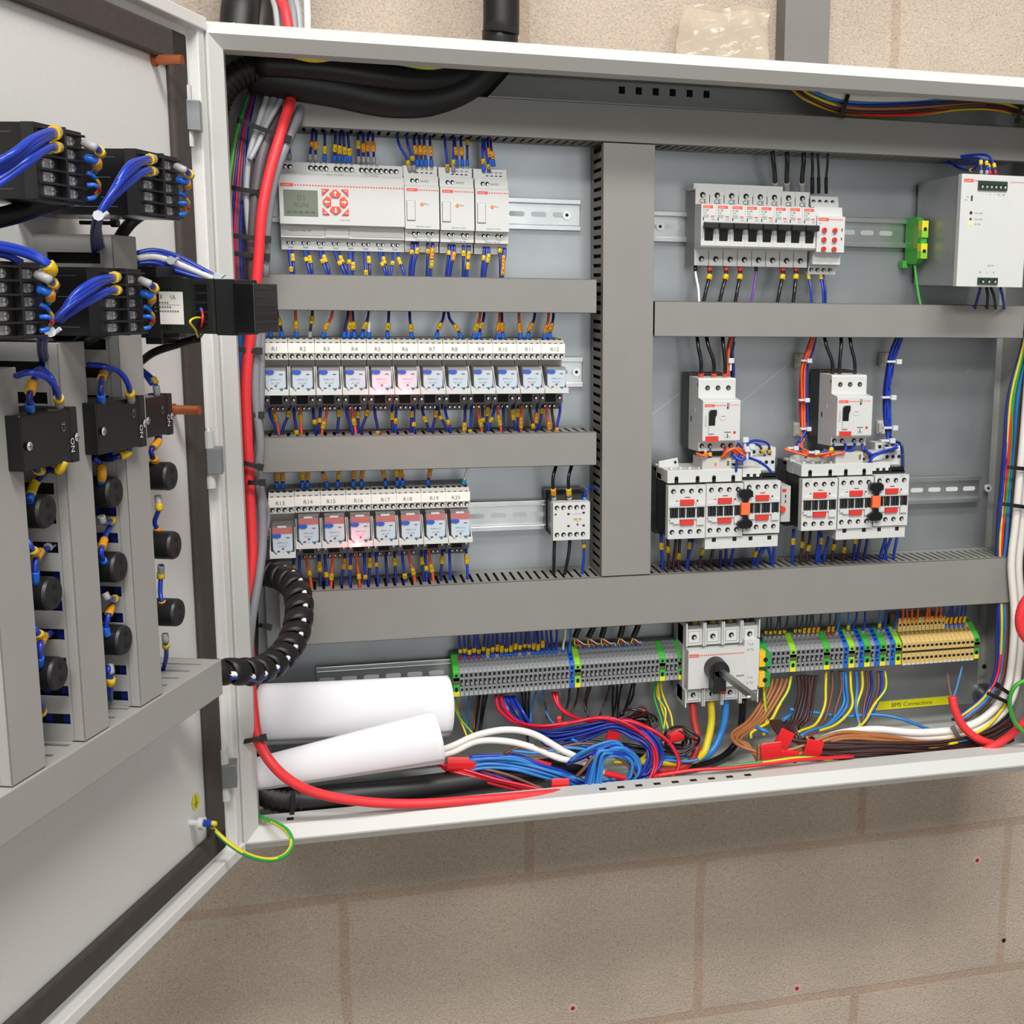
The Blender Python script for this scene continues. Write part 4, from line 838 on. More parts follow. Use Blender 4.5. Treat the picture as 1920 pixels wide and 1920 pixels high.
# circuit breakers
CLR = M('clear_ferrule', 'A9A6A2', .3, alpha=.8)
for i, (xa, xb_, r_) in enumerate(((1447, 1453, 2.7), (1475, 1475, 2.7), (1507, 1504, 2.7), (1522, 1523, 1.7), (1532, 1535, 1.5), (1552, 1549, 1.5))):
    wire([(xa, 278, 50), (xa*.6+xb_*.4+1, 305, 50), (xb_, 334, 40), (xb_, 362, 30)], r_, BLKW, f'{ORD[i]} black wire from the left dropping onto the circuit breakers', 'black wires above the circuit breakers', fer=CLR if i < 3 else BLKW, flen=14 if i < 3 else 20)
for i, (xa, xb_, m_, k_, f_) in enumerate(((1304, 1311, WHTW, None, BLKW), (1330, 1317, BLKW, Y, ORED), (1361, 1347, BLKW, Y, ORED), (1387, 1377, BLKW, Y, ORED), (1417, 1407, PURP, None, BLKW), (1467, 1456, BLKW, Y, ORED), (1492, 1486, BLKW, Y, ORED), (1515, 1522, BLUE, Y, NAVY), (1538, 1544, BLUE, Y, BLKW), (1543, 1548, NAVY, None, BLKW))):
    cnt = GRP.setdefault('cbb', {}); cnt[m_] = cnt.get(m_, 0)+1
    wire([(xa, 488, 36), (xa+.5, 515, 40), (xa*.45+xb_*.55+1.5, 542, 48), (xb_, 576, 50)], 2.2 if m_ is BLKW else 1.5, m_, f'{ORD[cnt[m_]-1]} {CN[m_]} wire from the left under the circuit breakers', 'wires under the circuit breakers', [(.36, k_, 7)] if k_ else (), fer0=f_, flen=13)
wire([(1714, 478, 28), (1716, 505, 34), (1720, 540, 40), (1727, 578, 48)], 1.8, GREENC, 'bright green wire dropping from the earth terminal')
for i, pts in enumerate(([(1775, 300, 40), (1800, 316, 60), (1825, 318, 90), (1838, 300, 112), (1840, 328, 118)], [(1770, 305, 40), (1806, 308, 70), (1840, 300, 108), (1850, 306, 116), (1850, 328, 118)], [(1785, 298, 50), (1830, 296, 95), (1852, 308, 112), (1857, 328, 118)], [(1790, 294, 60), (1845, 290, 100), (1862, 305, 114), (1867, 328, 118)])):
    wire(pts, 1.5, BLUE, f'{ORD[i]} blue wire from the left bending over the top of the power supply', 'blue wires on the power supply', [(.86, Y, 5), (.5, Y, 4)][:1 if i else 2], GF if i < 2 else REDF, flen=5)
for i, (x, m_) in enumerate(((1838, NAVY), (1850, BLKW), (1858, BLKW), (1876, BLUE))):
    wire([(x, 540, 100), (x+(-4, 2, 6, 4)[i], 556, 92), (x+(-12, 0, 10, 8)[i], 585, 60)], 1.8, m_, f'{ORD[i]} wire from the left under the power supply, {CN[m_]}', 'wires under the power supply')
# motor breakers
for j, xs in enumerate((((1306, 1314), (1323, 1338), (1354, 1359)), ((1544, 1560), (1577, 1574), (1592, 1602)))):
    for i, (xa, xb_) in enumerate(xs):
        wire([(xa, 622, 52), (xa*.7+xb_*.3+1, 650, 60), (xb_+.5, 680, 62), (xb_, 715, 56)], 2.2, BLKW, f'{("left", "middle", "right")[i]} black wire with red ferrule on top of the {("left", "right")[j]} motor breaker', 'black wires on the motor breakers', fer=M('red_orange_ferrule', 'D8452E', .4), flen=10)
def loom(where, grp, lines, door=False):
    c_ = {}
    for it in lines:
        pts, r_, m_ = it[:3]; kw = it[3] if len(it) > 3 else {}
        c_[m_] = c_.get(m_, 0)+1; nm = it[4] if len(it) > 4 else 'wire'
        if len(lines) > 5 and 'harness' not in where and r_ < 3: pts = [p if i in (0, len(pts)-1) and len(pts) > 2 else (p[0]+random.gauss(0, 1.2), p[1]+random.gauss(0, 1.2), p[2]+random.uniform(-3, 3)) for i, p in enumerate(pts)]
        wire(pts, r_, m_, f'{ORD[c_[m_]-1]} {CN[m_]} {nm} {where}', grp, door=door, name=nm, cat=nm, **kw)
loom('beside the left motor breaker', 'wires beside the left motor breaker', [([(1375, 622, 40), (1367, 655, 44), (1365, 700, 44), (1370, 720, 30)], 2.2, ORANGE), ([(1378, 622, 38), (1372, 650, 40), (1375, 690, 40), (1374, 745, 34)], 2, NAVY), ([(1372, 622, 38), (1364, 660, 40), (1363, 705, 40)], 2, ORANGE), ([(1376, 640, 36), (1371, 680, 36), (1376, 735, 30)], 1.8, BLUE)])
oz = lambda dx, dd: [(1529+dx*.6, 620, 44+dd), (1518+dx, 660, 40+dd), (1509+dx, 690, 36+dd), (1507+dx, 745, 34+dd), (1508+dx, 800, 36+dd)]
loom('in the orange loom left of the right motor breaker', 'orange and blue wires beside the right motor breaker', [(oz(-2, 0)+[(1506, 822, 40), (1495, 838, 50), (1474, 843, 60), (1480, 845, 66), (1530, 856, 84), (1585, 848, 92)], 1.6, ORANGE), (oz(1, 2)+[(1508, 825, 44), (1498, 838, 56), (1530, 852, 86), (1560, 848, 92)], 1.5, ORANGE), (oz(3, -1)+[(1510, 815, 40), (1495, 835, 50), (1520, 850, 70), (1548, 850, 86)], 1.5, NAVY),
    (oz(6, 0)+[(1512, 805, 40), (1500, 828, 48), (1496, 838, 56), (1530, 850, 80), (1552, 845, 88)], 1.5, BLUE), (oz(-4, 1)+[(1503, 830, 46), (1510, 848, 70), (1542, 857, 88), (1555, 853, 92)], 1.5, ORANGE, {'marks': [(.93, Y, 5)]}), (oz(-6, -3), 1.5, CRIM)])
bz = lambda dx, dd: [(1690+dx, 620, 44+dd), (1674+dx, 660, 40+dd), (1665+dx, 700, 38+dd), (1661+dx, 745, 36+dd), (1663+dx, 800, 40+dd)]
bl = []
for k in range(9):
    dx = -4+k*1.35+(k % 2); end = [[(1672, 826, 50), (1690, 835, 60), (1692, 870, 64), (1689, 893, 68)], [(1668, 826, 50), (1682, 838, 66), (1660, 845, 80), (1636, 855, 86), (1627, 876, 84)], [(1665, 825, 48), (1680, 842, 60), (1650, 850, 80), (1630, 852, 88), (1622, 840, 90)]][k % 3]
    bl.append((bz(dx, (k % 3)*2)+end, 1.45, BLUE if k % 3 else NAVY))
loom('in the blue loom right of the right motor breaker', 'blue wires in the right hand loom', bl)
loom('arching over the left starter', 'blue and orange wires over the left starter', [([(1384, 832, 84), (1392, 840, 80), (1405, 830, 70), (1422, 825, 60), (1440, 832, 50), (1445, 855, 44), (1446, 862, 42)], 1.6, BLUE, {'marks': [(.85, Y, 5)], 'fer': GF}), ([(1382, 836, 84), (1395, 842, 78), (1412, 832, 64), (1425, 838, 56), (1432, 855, 50), (1432, 864, 48)], 1.6, BLUE, {'marks': [(.78, Y, 8)], 'fer': GF}),
    ([(1371, 852, 88), (1390, 862, 92), (1402, 858, 92), (1425, 866, 88), (1443, 882, 84), (1447, 897, 82)], 1.7, BLUE), ([(1372, 846, 88), (1384, 858, 94), (1392, 850, 94), (1381, 862, 94), (1380, 884, 90)], 1.7, BLUE), ([(1382, 838, 84), (1395, 848, 90), (1404, 852, 92), (1375, 850, 90)], 1.6, ORANGE), ([(1353, 858, 90), (1363, 848, 94), (1377, 842, 94), (1390, 852, 94), (1400, 856, 92)], 1.8, ORANGE), ([(1359, 858, 90), (1367, 846, 92), (1380, 846, 94), (1387, 848, 92)], 1.8, ORANGE), ([(1306, 851, 84), (1318, 854, 92), (1328, 852, 90)], 1.8, ORANGE), ([(1358, 836, 80), (1359, 850, 84)], 1.8, REDW)])
for i, (x, m_) in enumerate(((1323, MARK), (1331, MARK))): wire([(x, 836, 78), (x, 846, 80), (x, 858, 84)], 1.6, WHTW if i == 0 else BLUE, f'short {"white" if i == 0 else "blue"} wire with yellow marker between left motor breaker and link block', marks=[(.75, m_, 5)])
for i, pts in enumerate(([(1563, 832, 78), (1559, 842, 84), (1556, 850, 88)], [(1584, 832, 80), (1586, 842, 84), (1580, 848, 86)], [(1603, 832, 80), (1598, 843, 84), (1590, 847, 86)], [(1616, 832, 80), (1620, 845, 84), (1631, 858, 86)])):
    wire(pts, 1.8, BLUE, f'{ORD[i]} blue wire from the left between right motor breaker and link block', 'short blue wires under the right motor breaker', [(.7, Y, 6)] if i in (0, 3) else ())
for i, (x, y, d) in enumerate(((1510, 676, 42), (1506, 750, 40), (1509, 804, 42), (1485, 840, 60), (1524, 848, 86))): 
    q = P(x, y, d); b = MB(); b.box(q.x-6, q.x+6, q.y-3, q.y+3, q.z-1.2, q.z+1.2, TIEW); b.box(q.x+1, q.x+7, q.y-5, q.y-1, q.z-2.6, q.z+2.6, TIEW)
    b.build('cable_tie', label=f'clear cable tie round the orange loom, {ORD[i]} from the top', cat='cable tie', group='clear cable ties on the orange loom', bevel=.5)
for i, (x, y, d) in enumerate(((1675, 678, 46), (1665, 745, 44), (1668, 802, 48), (1663, 826, 54), (1671, 840, 64))):
    q = P(x, y, d); b = MB(); b.box(q.x-9, q.x+9, q.y-3, q.y+3, q.z-1.3, q.z+1.3, TIEW); b.box(q.x+2, q.x+9, q.y-6, q.y-1, q.z-3, q.z+3, TIEW)
    b.build('cable_tie', label=f'clear cable tie round the blue loom, {ORD[i]} from the top', cat='cable tie', group='clear cable ties on the blue loom', bevel=.5)
for i, (x, y) in enumerate(((1396, 832), (1400, 850), (1408, 845), (1369, 684))):
    q = P(x, y, 92 if i < 3 else 46); b = MB(); b.box(q.x-1.3, q.x+1.3, q.y-3, q.y+3, q.z-7, q.z+5, TIEW); b.box(q.x-3.5, q.x+3.5, q.y-5, q.y-1, q.z+2, q.z+8, TIEW)
    b.build('cable_tie', label=('clear cable tie upright on the blue arch over the left starter', 'lower clear cable tie among orange wires over the left starter', 'upper clear cable tie among orange wires over the left starter', 'clear cable tie high on the orange wire beside the left motor breaker')[i], cat='cable tie', bevel=.5)
IVT = M('ivory_tie_mount', 'D6D3CA', .5)
for i, (x, y, lb) in enumerate(((1502, 676, 'ivory tie mount behind the top of the orange loom'), (1500, 805, 'ivory tie mount behind the foot of the orange loom'), (1660, 674, 'ivory tie mount behind the top of the blue loom'), (1655, 801, 'ivory tie mount behind the foot of the blue loom'))):
    q = P(x, y, 3); b = MB(); b.box(q.x-8.5, q.x+8.5, -6, 0, q.z-8.5, q.z+8.5, IVT); b.box(q.x-8, q.x-3, -10, -6, q.z-6, q.z+6, IVT); b.build('tie_mount', label=lb, cat='tie mount', bevel=.8)
# under the contactors
ug = []
for k, (xa, xb_, m_, mk) in enumerate([(1240, 1243, BLUE, 1), (1252, 1254, DBRN, 1), (1268, 1262, DBRN, 0), (1275, 1272, DBRN, 1), (1293, 1290, NAVY, 1), (1300, 1287, BLUE, 0), (1322, 1310, DBRN, 1), (1340, 1332, DBRN, 0), (1352, 1350, NAVY, 1), (1362, 1360, NAVY, 0), (1378, 1370, BLUE, 0), (1424, 1410, BLUE, 1), (1432, 1418, BLUE, 0), (1438, 1448, BLUE, 0), (1452, 1449, BLUE, 0), (1443, 1414, BLUE, 0)]):
    ug.append((xa, xb_, m_, MARK if mk else None, .3+.08*(k % 4), 8))
row('under the left starter', ug, lambda x: 1003 if x > 1325 else 1000, 44, ln_(1240, 1078, 1460, 1066), 46, 1.9)
ug = []
for k, (xa, xb_, m_, mk) in enumerate([(1488, 1486, BLUE, 1), (1506, 1500, DBRN, 1), (1520, 1512, DBRN, 1), (1536, 1530, BLUE, 0), (1541, 1534, BLUE, 1), (1555, 1544, BLUE, 0), (1566, 1560, DBRN, 1), (1586, 1580, DBRN, 1), (1604, 1600, NAVY, 1), (1614, 1606, NAVY, 0), (1628, 1620, NAVY, 0), (1662, 1648, BLUE, 0), (1672, 1655, BLUE, 0), (1683, 1675, BLUE, 0), (1660, 1662, BLUE, 0)]):
    ug.append((xa, xb_, m_, MARK if mk else None, .3+.08*(k % 4), 8))
row('under the right starter', ug, lambda x: 992, 44, ln_(1480, 1068, 1700, 1056), 46, 1.9)
# ---------------------------------------------------------------- wires into the rail terminals
random.seed(3); c_ = {}
def drop(x, z, m_, where, grp, mk=None, fe=BF, d1=18, r_=1.3, mlen=6, mz=8, top=1120):
    c_[(where, m_)] = c_.get((where, m_), 0)+1; dx = random.uniform(-2, 2); dd = random.uniform(-4, 4)
    A, B2 = Vector((x+dx, -34+dd, top)), Vector((x, -28+d1*0, z+18)); tot = top-z-18
    wire([A, Vector((x+dx*.7, -36+dd, z+44)), Vector((x, -33, z+32)), B2], r_, m_, f'{ORD[c_[(where, m_)]-1]} {CN[m_]} wire from the left {where}', grp, [(1-(mz+4)/tot, mk, mlen)] if mk else (), fe, flen=6)
for i, (x, z, nm) in enumerate(TL):
    if 1 <= i <= 22: drop(x, z, BLUE if i % 3 else NAVY, 'above the left terminal strip', 'blue wires above the left terminals', MARK if i <= 19 else None, (REDF if i in (1, 3, 5) else GREYF if i in (7, 9, 14, 16) else FERB), mlen=random.choice((4.5, 6, 9)), mz=random.uniform(6, 12), r_=1.5)
    elif i == 24: drop(x-2, z, WHTW, 'above the left terminal strip', None, None, FERB)
    elif i == 25: drop(x, z, SKY, 'above the left terminal strip', None, None, FERB)
for j, (xt, xb_) in enumerate(((1088, 1078), (1118, 1103), (1134, 1128), (1168, 1162), (1200, 1187))):
    a = P(xt, 1155, 34); e = P(xb_, 1196, 38)
    wire([a, a.lerp(e, .5)+Vector((1.5, 0, 0)), e], 3.6, SLEEVE, f'{ORD[j]} black sheathed cable from the left above the terminal strip', 'black cables above the left terminals', name='cable', cat='cable')
    for q, m_ in enumerate((YEL, REDW, WHTW)):
        t_ = TL[min(27+j*3+q, len(TL)-1)]; f = Vector((t_[0], -28, t_[1]+18))
        wire([e, e.lerp(f, .4)+Vector(((q-1)*3, -3, 0)), f+Vector((0, 0, 8)), f], .7, m_, f'thin {CN[m_]} core spreading from the {ORD[j]} black cable', 'thin cable cores above the left terminals', fer=FERB, flen=5)
dk = M('charcoal_pvc', '3A3B3E', .4); CN[dk] = 'charcoal'
for i, (x, z, nm) in enumerate(TR):
    if nm == 'grey' and i < 15: drop(x, z, dk, 'above the right terminal strip', 'charcoal wires above the right terminals', MARK if i < 10 else MARKO, REDF if i > 12 else GREYF, mz=7, mlen=4.5 if i < 8 else 8)
    elif i in (15, 17, 18, 20, 23, 24, 26): drop(x, z, SKY if nm == 'blue' or i % 2 else BLUE, 'above the right terminal strip', 'blue wires above the right terminals', MARK if i in (17, 23) else None, GREYF, r_=1.5)
for i, (x, z, nm) in enumerate(TBX[:15]):
    m_ = ORANGE if i < 9 else BLUE
    if i in (4,): continue
    drop(x+1, z, m_, 'above the beige terminals', 'orange and blue wires above the beige terminals', MARKO if i < 9 or i % 2 else MARK, FERB, mz=9, mlen=10, r_=1.3)
# wires leaving the left terminals underneath
def und(x, y=1300): return (x, y, 34)
loom('hanging under the left terminal strip', 'wires hanging under the left terminals', [
  ([und(853, 1308), (856, 1335, 30), (872, 1378, 40), (878, 1390, 50)], 1.3, YEL), ([und(853, 1308), (858, 1340, 30), (888, 1377, 40)], 1.3, GRN, {'stripe': YEL}), ([und(880), (876, 1340, 20), (872, 1385, 25)], 1.2, SKY), ([und(900), (893, 1345, 20), (886, 1390, 25)], 1.5, BLKW), ([und(908), (904, 1345, 20), (898, 1395, 25)], 1.5, BLKW), ([und(914), (905, 1345, 18), (899, 1385, 25)], 1.4, BLKW), ([und(896), (892, 1340, 20), (888, 1370, 25)], 1.3, BROWN),
  ([und(978, 1296), (980, 1330, 20), (988, 1365, 25), (990, 1395, 30)], 1.5, BLKW), ([und(985, 1296), (986, 1330, 20), (990, 1370, 25)], 1.5, BLKW), ([und(992, 1296), (990, 1330, 20), (994, 1380, 25)], 1.5, BLKW), ([und(1006, 1294), (1000, 1330, 20), (994, 1365, 26)], 1.3, SKY), ([und(1018, 1292), (1020, 1325, 22), (1030, 1350, 28), (1044, 1362, 36)], 1.4, SKY), ([und(1022, 1310), (1023, 1340, 20), (1026, 1362, 25)], 1.3, BROWN),
  ([und(1068, 1290), (1064, 1320, 22), (1052, 1350, 26)], 1.5, DBRN), ([und(1085, 1288), (1078, 1315, 22), (1068, 1345, 26)], 1.5, DBRN), ([und(1103, 1286), (1096, 1310, 22), (1098, 1335, 26)], 1.4, DBRN), ([und(1108, 1286), (1098, 1320, 22), (1103, 1345, 26)], 1.4, DBRN),
  ([und(1145, 1283), (1137, 1310, 20), (1128, 1335, 22), (1122, 1345, 22)], 1.5, DBRN), ([und(1158, 1282), (1155, 1315, 20), (1148, 1345, 22)], 1.5, BLKW), ([und(1166, 1282), (1162, 1315, 20), (1158, 1348, 22)], 1.5, BLKW), ([und(1186, 1280), (1178, 1310, 20), (1166, 1345, 22)], 1.5, BLKW), ([und(1190, 1280), (1184, 1310, 20), (1160, 1345, 22)], 1.5, BLKW), ([und(1150, 1283), (1148, 1320, 20), (1150, 1350, 22)], 1.5, BLKW),
  ([und(1231, 1278), (1228, 1305, 30), (1238, 1345, 40), (1244, 1370, 50)], 1.4, GRN), ([und(1234, 1278), (1233, 1305, 30), (1247, 1335, 40), (1243, 1375, 50)], 1.4, GRN, {'stripe': YEL}), ([und(1238, 1278), (1243, 1305, 30), (1256, 1340, 44), (1261, 1362, 56)], 1.3, YEL), ([und(1233, 1278), (1238, 1315, 34), (1252, 1360, 48), (1257, 1388, 58)], 1.3, YEL)])
# phase cables under the main switch
for pts, m_, lb in (([(1298, 1316, 50), (1301, 1350, 56), (1307, 1385, 66), (1300, 1420, 80), (1270, 1443, 92), (1215, 1445, 96)], REDP, 'thick red phase cable curving away under the main switch'),
                    ([(1333, 1312, 50), (1334, 1350, 54), (1328, 1385, 60), (1316, 1415, 70), (1280, 1430, 84), (1200, 1428, 90)], YEL, 'thick yellow phase cable curving away under the main switch'),
                    ([(1361, 1308, 50), (1359, 1345, 52), (1350, 1380, 56), (1330, 1412, 64), (1290, 1424, 76), (1210, 1422, 84)], SKY, 'thick light blue phase cable curving away under the main switch'),
                    ([(1393, 1310, 46), (1391, 1350, 44), (1382, 1390, 46), (1350, 1422, 56), (1290, 1440, 76), (1200, 1440, 84)], BLKW, 'thick black neutral cable behind the coloured phase cables')):
    wire(pts, 4.6, m_, lb, 'thick cables under the main switch', name='cable', cat='cable', n=12)
for i, x in enumerate((1303, 1336, 1368, 1400)):
    q = P(x, 1170, 44); b = MB().cyl((q.x, q.y, q.z-12), (q.x, q.y, 1112), 5, M('olive_cable', '8A7420', .5) if i < 3 else DBRN)
    b.build('cable', label=f'{ORD[i]} thick {"olive yellow" if i < 3 else "dark"} cable from the left entering the top of the main switch', cat='cable', group='thick cables above the main switch')
# ---------------------------------------------------------------- wires leaving the right terminals
rb = []
for k in range(5): rb.append(([und(1440+k*9, 1272), (1434+k*8, 1300, 36), (1404+k*7, 1350, 56), (1372+k*4, 1377+k*2, 84), (1385+k*5, 1396, 104), (1420, 1410+k*4, 118)], 2.1, TAN))
rb.append(([(1432, 1282, 40), (1434, 1310, 44), (1438, 1345, 50), (1432, 1380, 60)], 2.2, GRN, {'stripe': YEL})); rb.append(([und(1484, 1268), (1478, 1295, 38), (1462, 1325, 48), (1440, 1350, 58), (1412, 1372, 70), (1408, 1385, 76)], 2.1, GRN, {'stripe': YEL}))
for k in range(6): rb.append(([und(1496+k*7, 1266), (1498+k*6, 1300, 36), (1490+k*6, 1345, 44), (1478+k*5, 1368, 56), (1500+k*8, 1385+k*2, 70)], 2.1, DBRN))
for k in range(8): rb.append(([(1445+k*4, 1352, 76), (1450+k*5, 1368, 100), (1468+k*4, 1382, 114), (1510, 1390+k*2.4, 120), (1560, 1393+k*4, 122), (1660, 1392+k*4.2, 120), (1760, 1392+k*4.4, 110), (1850, 1374+k*5, 98), (1900, 1345+k*6, 88)], 2.3, DBRN))
for k in range(7): rb.append(([(1420, 1398+k*4, 120), (1470, 1406+k*3, 118), (1520, 1392+k*2.5, 118), (1580, 1373+k*3.2, 116), (1660, 1378+k*3, 112), (1740, 1390+k*1.5, 106), (1800, 1386+k*1.5, 100)], 2.3, TAN))
for x, xm, xe, m_ in ((1549, 1545, 1500, YEL), (1560, 1556, 1520, BROWN), (1575, 1568, 1532, BROWN), (1580, 1580, 1510, SKY), (1585, 1586, 1515, SKY), (1594, 1595, 1530, YEL), (1605, 1606, 1604, SKY), (1616, 1606, 1602, YEL), (1624, 1620, 1600, BROWN), (1632, 1626, 1590, NAVY), (1646, 1632, 1596, BROWN), (1652, 1640, 1590, BLUE), (1660, 1640, 1580, GRN)):
    rb.append(([und(x, 1258), (x+1, 1290, 38), (xm, 1325, 46), ((xm+xe)/2+6, 1358, 60), (xe, 1372, 76), (xe-18, 1384, 84)], 1.9, m_, {'stripe': YEL} if m_ is GRN else {}))
rb.append(([(1480, 1330, 40), (1520, 1335, 40), (1580, 1345, 44), (1640, 1340, 50), (1690, 1348, 60), (1742, 1368, 70)], 2.2, SKY)); rb.append(([(1465, 1350, 84), (1488, 1335, 60)], 2.4, SKY)); rb.append(([(1418, 1363, 92), (1442, 1372, 98)], 2.4, SKY))
rb.append(([(1600, 1392, 108), (1650, 1386, 110), (1700, 1398, 110), (1760, 1392, 108), (1800, 1382, 104), (1850, 1364, 96), (1895, 1310, 84)], 2.3, YEL)); rb.append(([(1615, 1396, 112), (1665, 1400, 114), (1700, 1406, 114), (1740, 1402, 112), (1795, 1392, 108)], 2.2, YEL)); rb.append(([(1630, 1396, 104), (1700, 1402, 104), (1800, 1390, 104), (1835, 1378, 100)], 2.4, SKY))
loom('under the right terminal strip', 'wires under the right terminals', rb)
wt = [(1528, 1394, 84), (1572, 1376, 90), (1640, 1368, 94), (1720, 1374, 96), (1800, 1366, 96), (1850, 1342, 90), (1884, 1300, 84), (1897, 1240, 80), (1902, 1150, 78), (1896, 1060, 76), (1904, 980, 76), (1913, 880, 76), (1922, 780, 74), (1942, 500, 66), (1950, 230, 56)]
for k in range(2): wire([(x+k*14-(k*6 if y > 1366 else 0), y+k*9*(1 if y > 1290 else .2), d-k*2) for x, y, d in wt], 5, WHTW, ('inner' if k == 0 else 'outer')+' thick white cable sweeping up the right side of the enclosure', 'thick white cables', name='cable', cat='cable', n=12)
side = []
for k, (dx, m_, r_) in enumerate(((-12, BLUE, 2.2), (-8, YEL, 1.8), (-3, GRN, 2), (3, SKY, 2.6), (-6, REDW, 2.3), (9, BROWN, 3), (-15, NAVY, 2))):
    side.append(([(1946+dx*.3, 230, 46), (1948+dx*.4, 420, 44), (1930+dx*.5, 620, 50), (1905+dx, 740, 54), (1898+dx, 840, 56), (1890+dx, 930, 58), (1884+dx, 1010, 60), (1880+dx*.7, 1080, 62), (1882+dx*.6, 1180, 66), (1876+dx*.6, 1260, 72), (1850+dx*.7, 1310, 78), (1800+dx, 1350, 84)], r_, m_))
for k in range(4): side.append(([(1950, 240, 40), (1945, 600, 50), (1926, 900+k*12, 66), (1916-k*2, 1080, 60), (1914-k*2, 1220, 60), (1900-k, 1310, 66), (1870, 1360+k*4, 74), (1800, 1388+k*5, 84)], 2.6, DBRN))
loom('running up the right side of the enclosure', 'wires up the right side', side)
wire([(1785, 1306, 104), (1790, 1330, 108), (1806, 1362, 112), (1835, 1386, 116), (1880, 1400, 120), (1930, 1408, 124)], 5.3, REDC, 'red cable whose end is stripped near the yellow label', name='cable', cat='cable', n=12)
wire([(1930, 1345, 150), (1895, 1378, 140), (1860, 1400, 132), (1820, 1418, 128), (1770, 1428, 122), (1740, 1440, 118)], 5.3, REDC, 'red cable crossing over the other red one at the bottom right', name='cable', cat='cable', n=12)
wire([(1785, 1310, 104), (1780, 1290, 80), (1776, 1262, 40)], 1.3, M('mauve_core', '8E6A6A', .4) , 'thin brown core between the stripped red cable and the beige terminals')
wire([(1787, 1310, 104), (1795, 1285, 76), (1804, 1250, 40)], 1.4, M('pale_blue_core', '5C8ED6', .4), 'thin pale blue core between the stripped red cable and the beige terminals')
wire([(1935, 1272, 170), (1905, 1285, 166), (1893, 1315, 160), (1903, 1355, 154), (1935, 1385, 150)], 2.7, GREENC, 'green cable looping in from the right edge', name='cable', cat='cable', n=10)
wire([(1940, 1105, 160), (1916, 1140, 158), (1914, 1180, 158), (1940, 1215, 160)], 6, REDC, 'thick red cable bulging in from the right edge beside the trunking', name='cable', cat='cable', n=12)
def tie(x0, y0, x1, y1, d, lb, mat=TIEK, w=2.4, head=1, grp=None, door=False):
    f = DW if door else P; a, e = f(x0, y0, d), f(x1, y1, d); t_ = (e-a).normalized(); v = (CAM-a).normalized(); u_ = t_.cross(v).normalized()
    b = MB(); q = [a-v*6, a+v*1, a.lerp(e, .5)+v*3, e+v*1, e-v*6]; q = smooth(q, 3)
    vs = []; 
    for p in q: vs += [p+u_*w, p-u_*w, p-u_*w+v*1.2, p+u_*w+v*1.2]
    fs = [(i*4+j, i*4+(j+1) % 4, (i+1)*4+(j+1) % 4, (i+1)*4+j) for i in range(len(q)-1) for j in range(4)]
    b.add(vs, fs, mat); h = e if head else a; c = [h+t_*i*3.2+u_*j*3.6+v*k*3 for k in (-.6, 1.4) for i, j in ((-1, -1), (1, -1), (1, 1), (-1, 1))]
    b.add(c, [(3, 2, 1, 0), (4, 5, 6, 7), (0, 1, 5, 4), (1, 2, 6, 5), (2, 3, 7, 6), (3, 0, 4, 7)], mat)
    b.build('cable_tie', label=lb, cat='cable tie', group=grp, bevel=.4)
for i, a in enumerate(((1890, 876, 1930, 880, 84), (1882, 945, 1930, 952, 84), (1895, 1302, 1870, 1285, 92), (1852, 1300, 1892, 1318, 94))):
    tie(*a, ('highest', 'second highest', 'upper of the bottom pair of', 'lower of the bottom pair of')[i]+' black cable tie'+('s' if i > 1 else '')+' on the right hand cables', grp='black ties on the right hand cables')
tie(1786, 1362, 1800, 1386, 102, 'grey cable tie across the white cables near the bottom right', TIEG)
# red tape flags
def tape(x, y, d, w, h, ang, lb, th=5):
    q = P(x, y, d); c, s_ = math.cos(ang), math.sin(ang); b = MB(); m = 14; vs = []
    for i in range(m):
        t_ = 2*math.pi*i/m; yy = -th*math.sin(t_)*.5; zz_ = h*.5*math.cos(t_)
        for xs in (-w/2+math.sin(i*2.3)*.8, w/2+math.cos(i*1.7)*.9): vs.append((q.x+xs*c-zz_*s_, q.y+yy, q.z+xs*s_+zz_*c))
    b.add(vs, [(2*i, 2*i+1, (2*i+3) % (2*m), (2*i+2) % (2*m)) for i in range(m)]+[tuple(range(0, 2*m, 2)), tuple(range(2*m-1, 0, -2))], TAPE)
    b.build('tape_wrap', label=lb, cat='tape', group='red tape wraps on the loose wires', bevel=.8)
for a in ((1470, 1386, 122, 18, 24, -.5, 'tilted red tape wrap nearest the main switch on dark brown wires'), (1525, 1403, 124, 22, 22, -.3, 'red tape wrap around the dark brown wires further right'), (1446, 1412, 126, 26, 28, .05, 'wide red tape wrap gathering the light brown wires'), (1480, 1418, 122, 22, 16, -.2, 'small red tape wrap tucked behind the light brown gathering'),
          (1265, 1380, 90, 22, 16, .2, 'red tape wrap on the coiled dark wires left of the main switch'), (1015, 1438, 104, 20, 16, -.35, 'red tape wrap around the light blue bundle in the middle'), (865, 1432, 104, 32, 16, -.1, 'long red tape wrap where the blue bundle leaves the paper'), (1050, 1473, 122, 20, 18, -.1, 'red tape flag on the floor at the end of the red wires'),
          (1150, 1378, 88, 15, 26, -.25, 'pale red tape flag hanging over the red loop'), (1133, 1350, 86, 26, 9, -.15, 'flat red tape wrap under the right of the left terminals'), (1203, 1337, 60, 16, 9, .05, 'small red tape wrap high among the dark coils'), (1048, 1354, 70, 5, 15, -.1, 'narrow red tape wrap on a hanging wire'), (1155, 1455, 118, 28, 7, -.35, 'glossy red tape on the end of the white cable')):
    tape(*a)
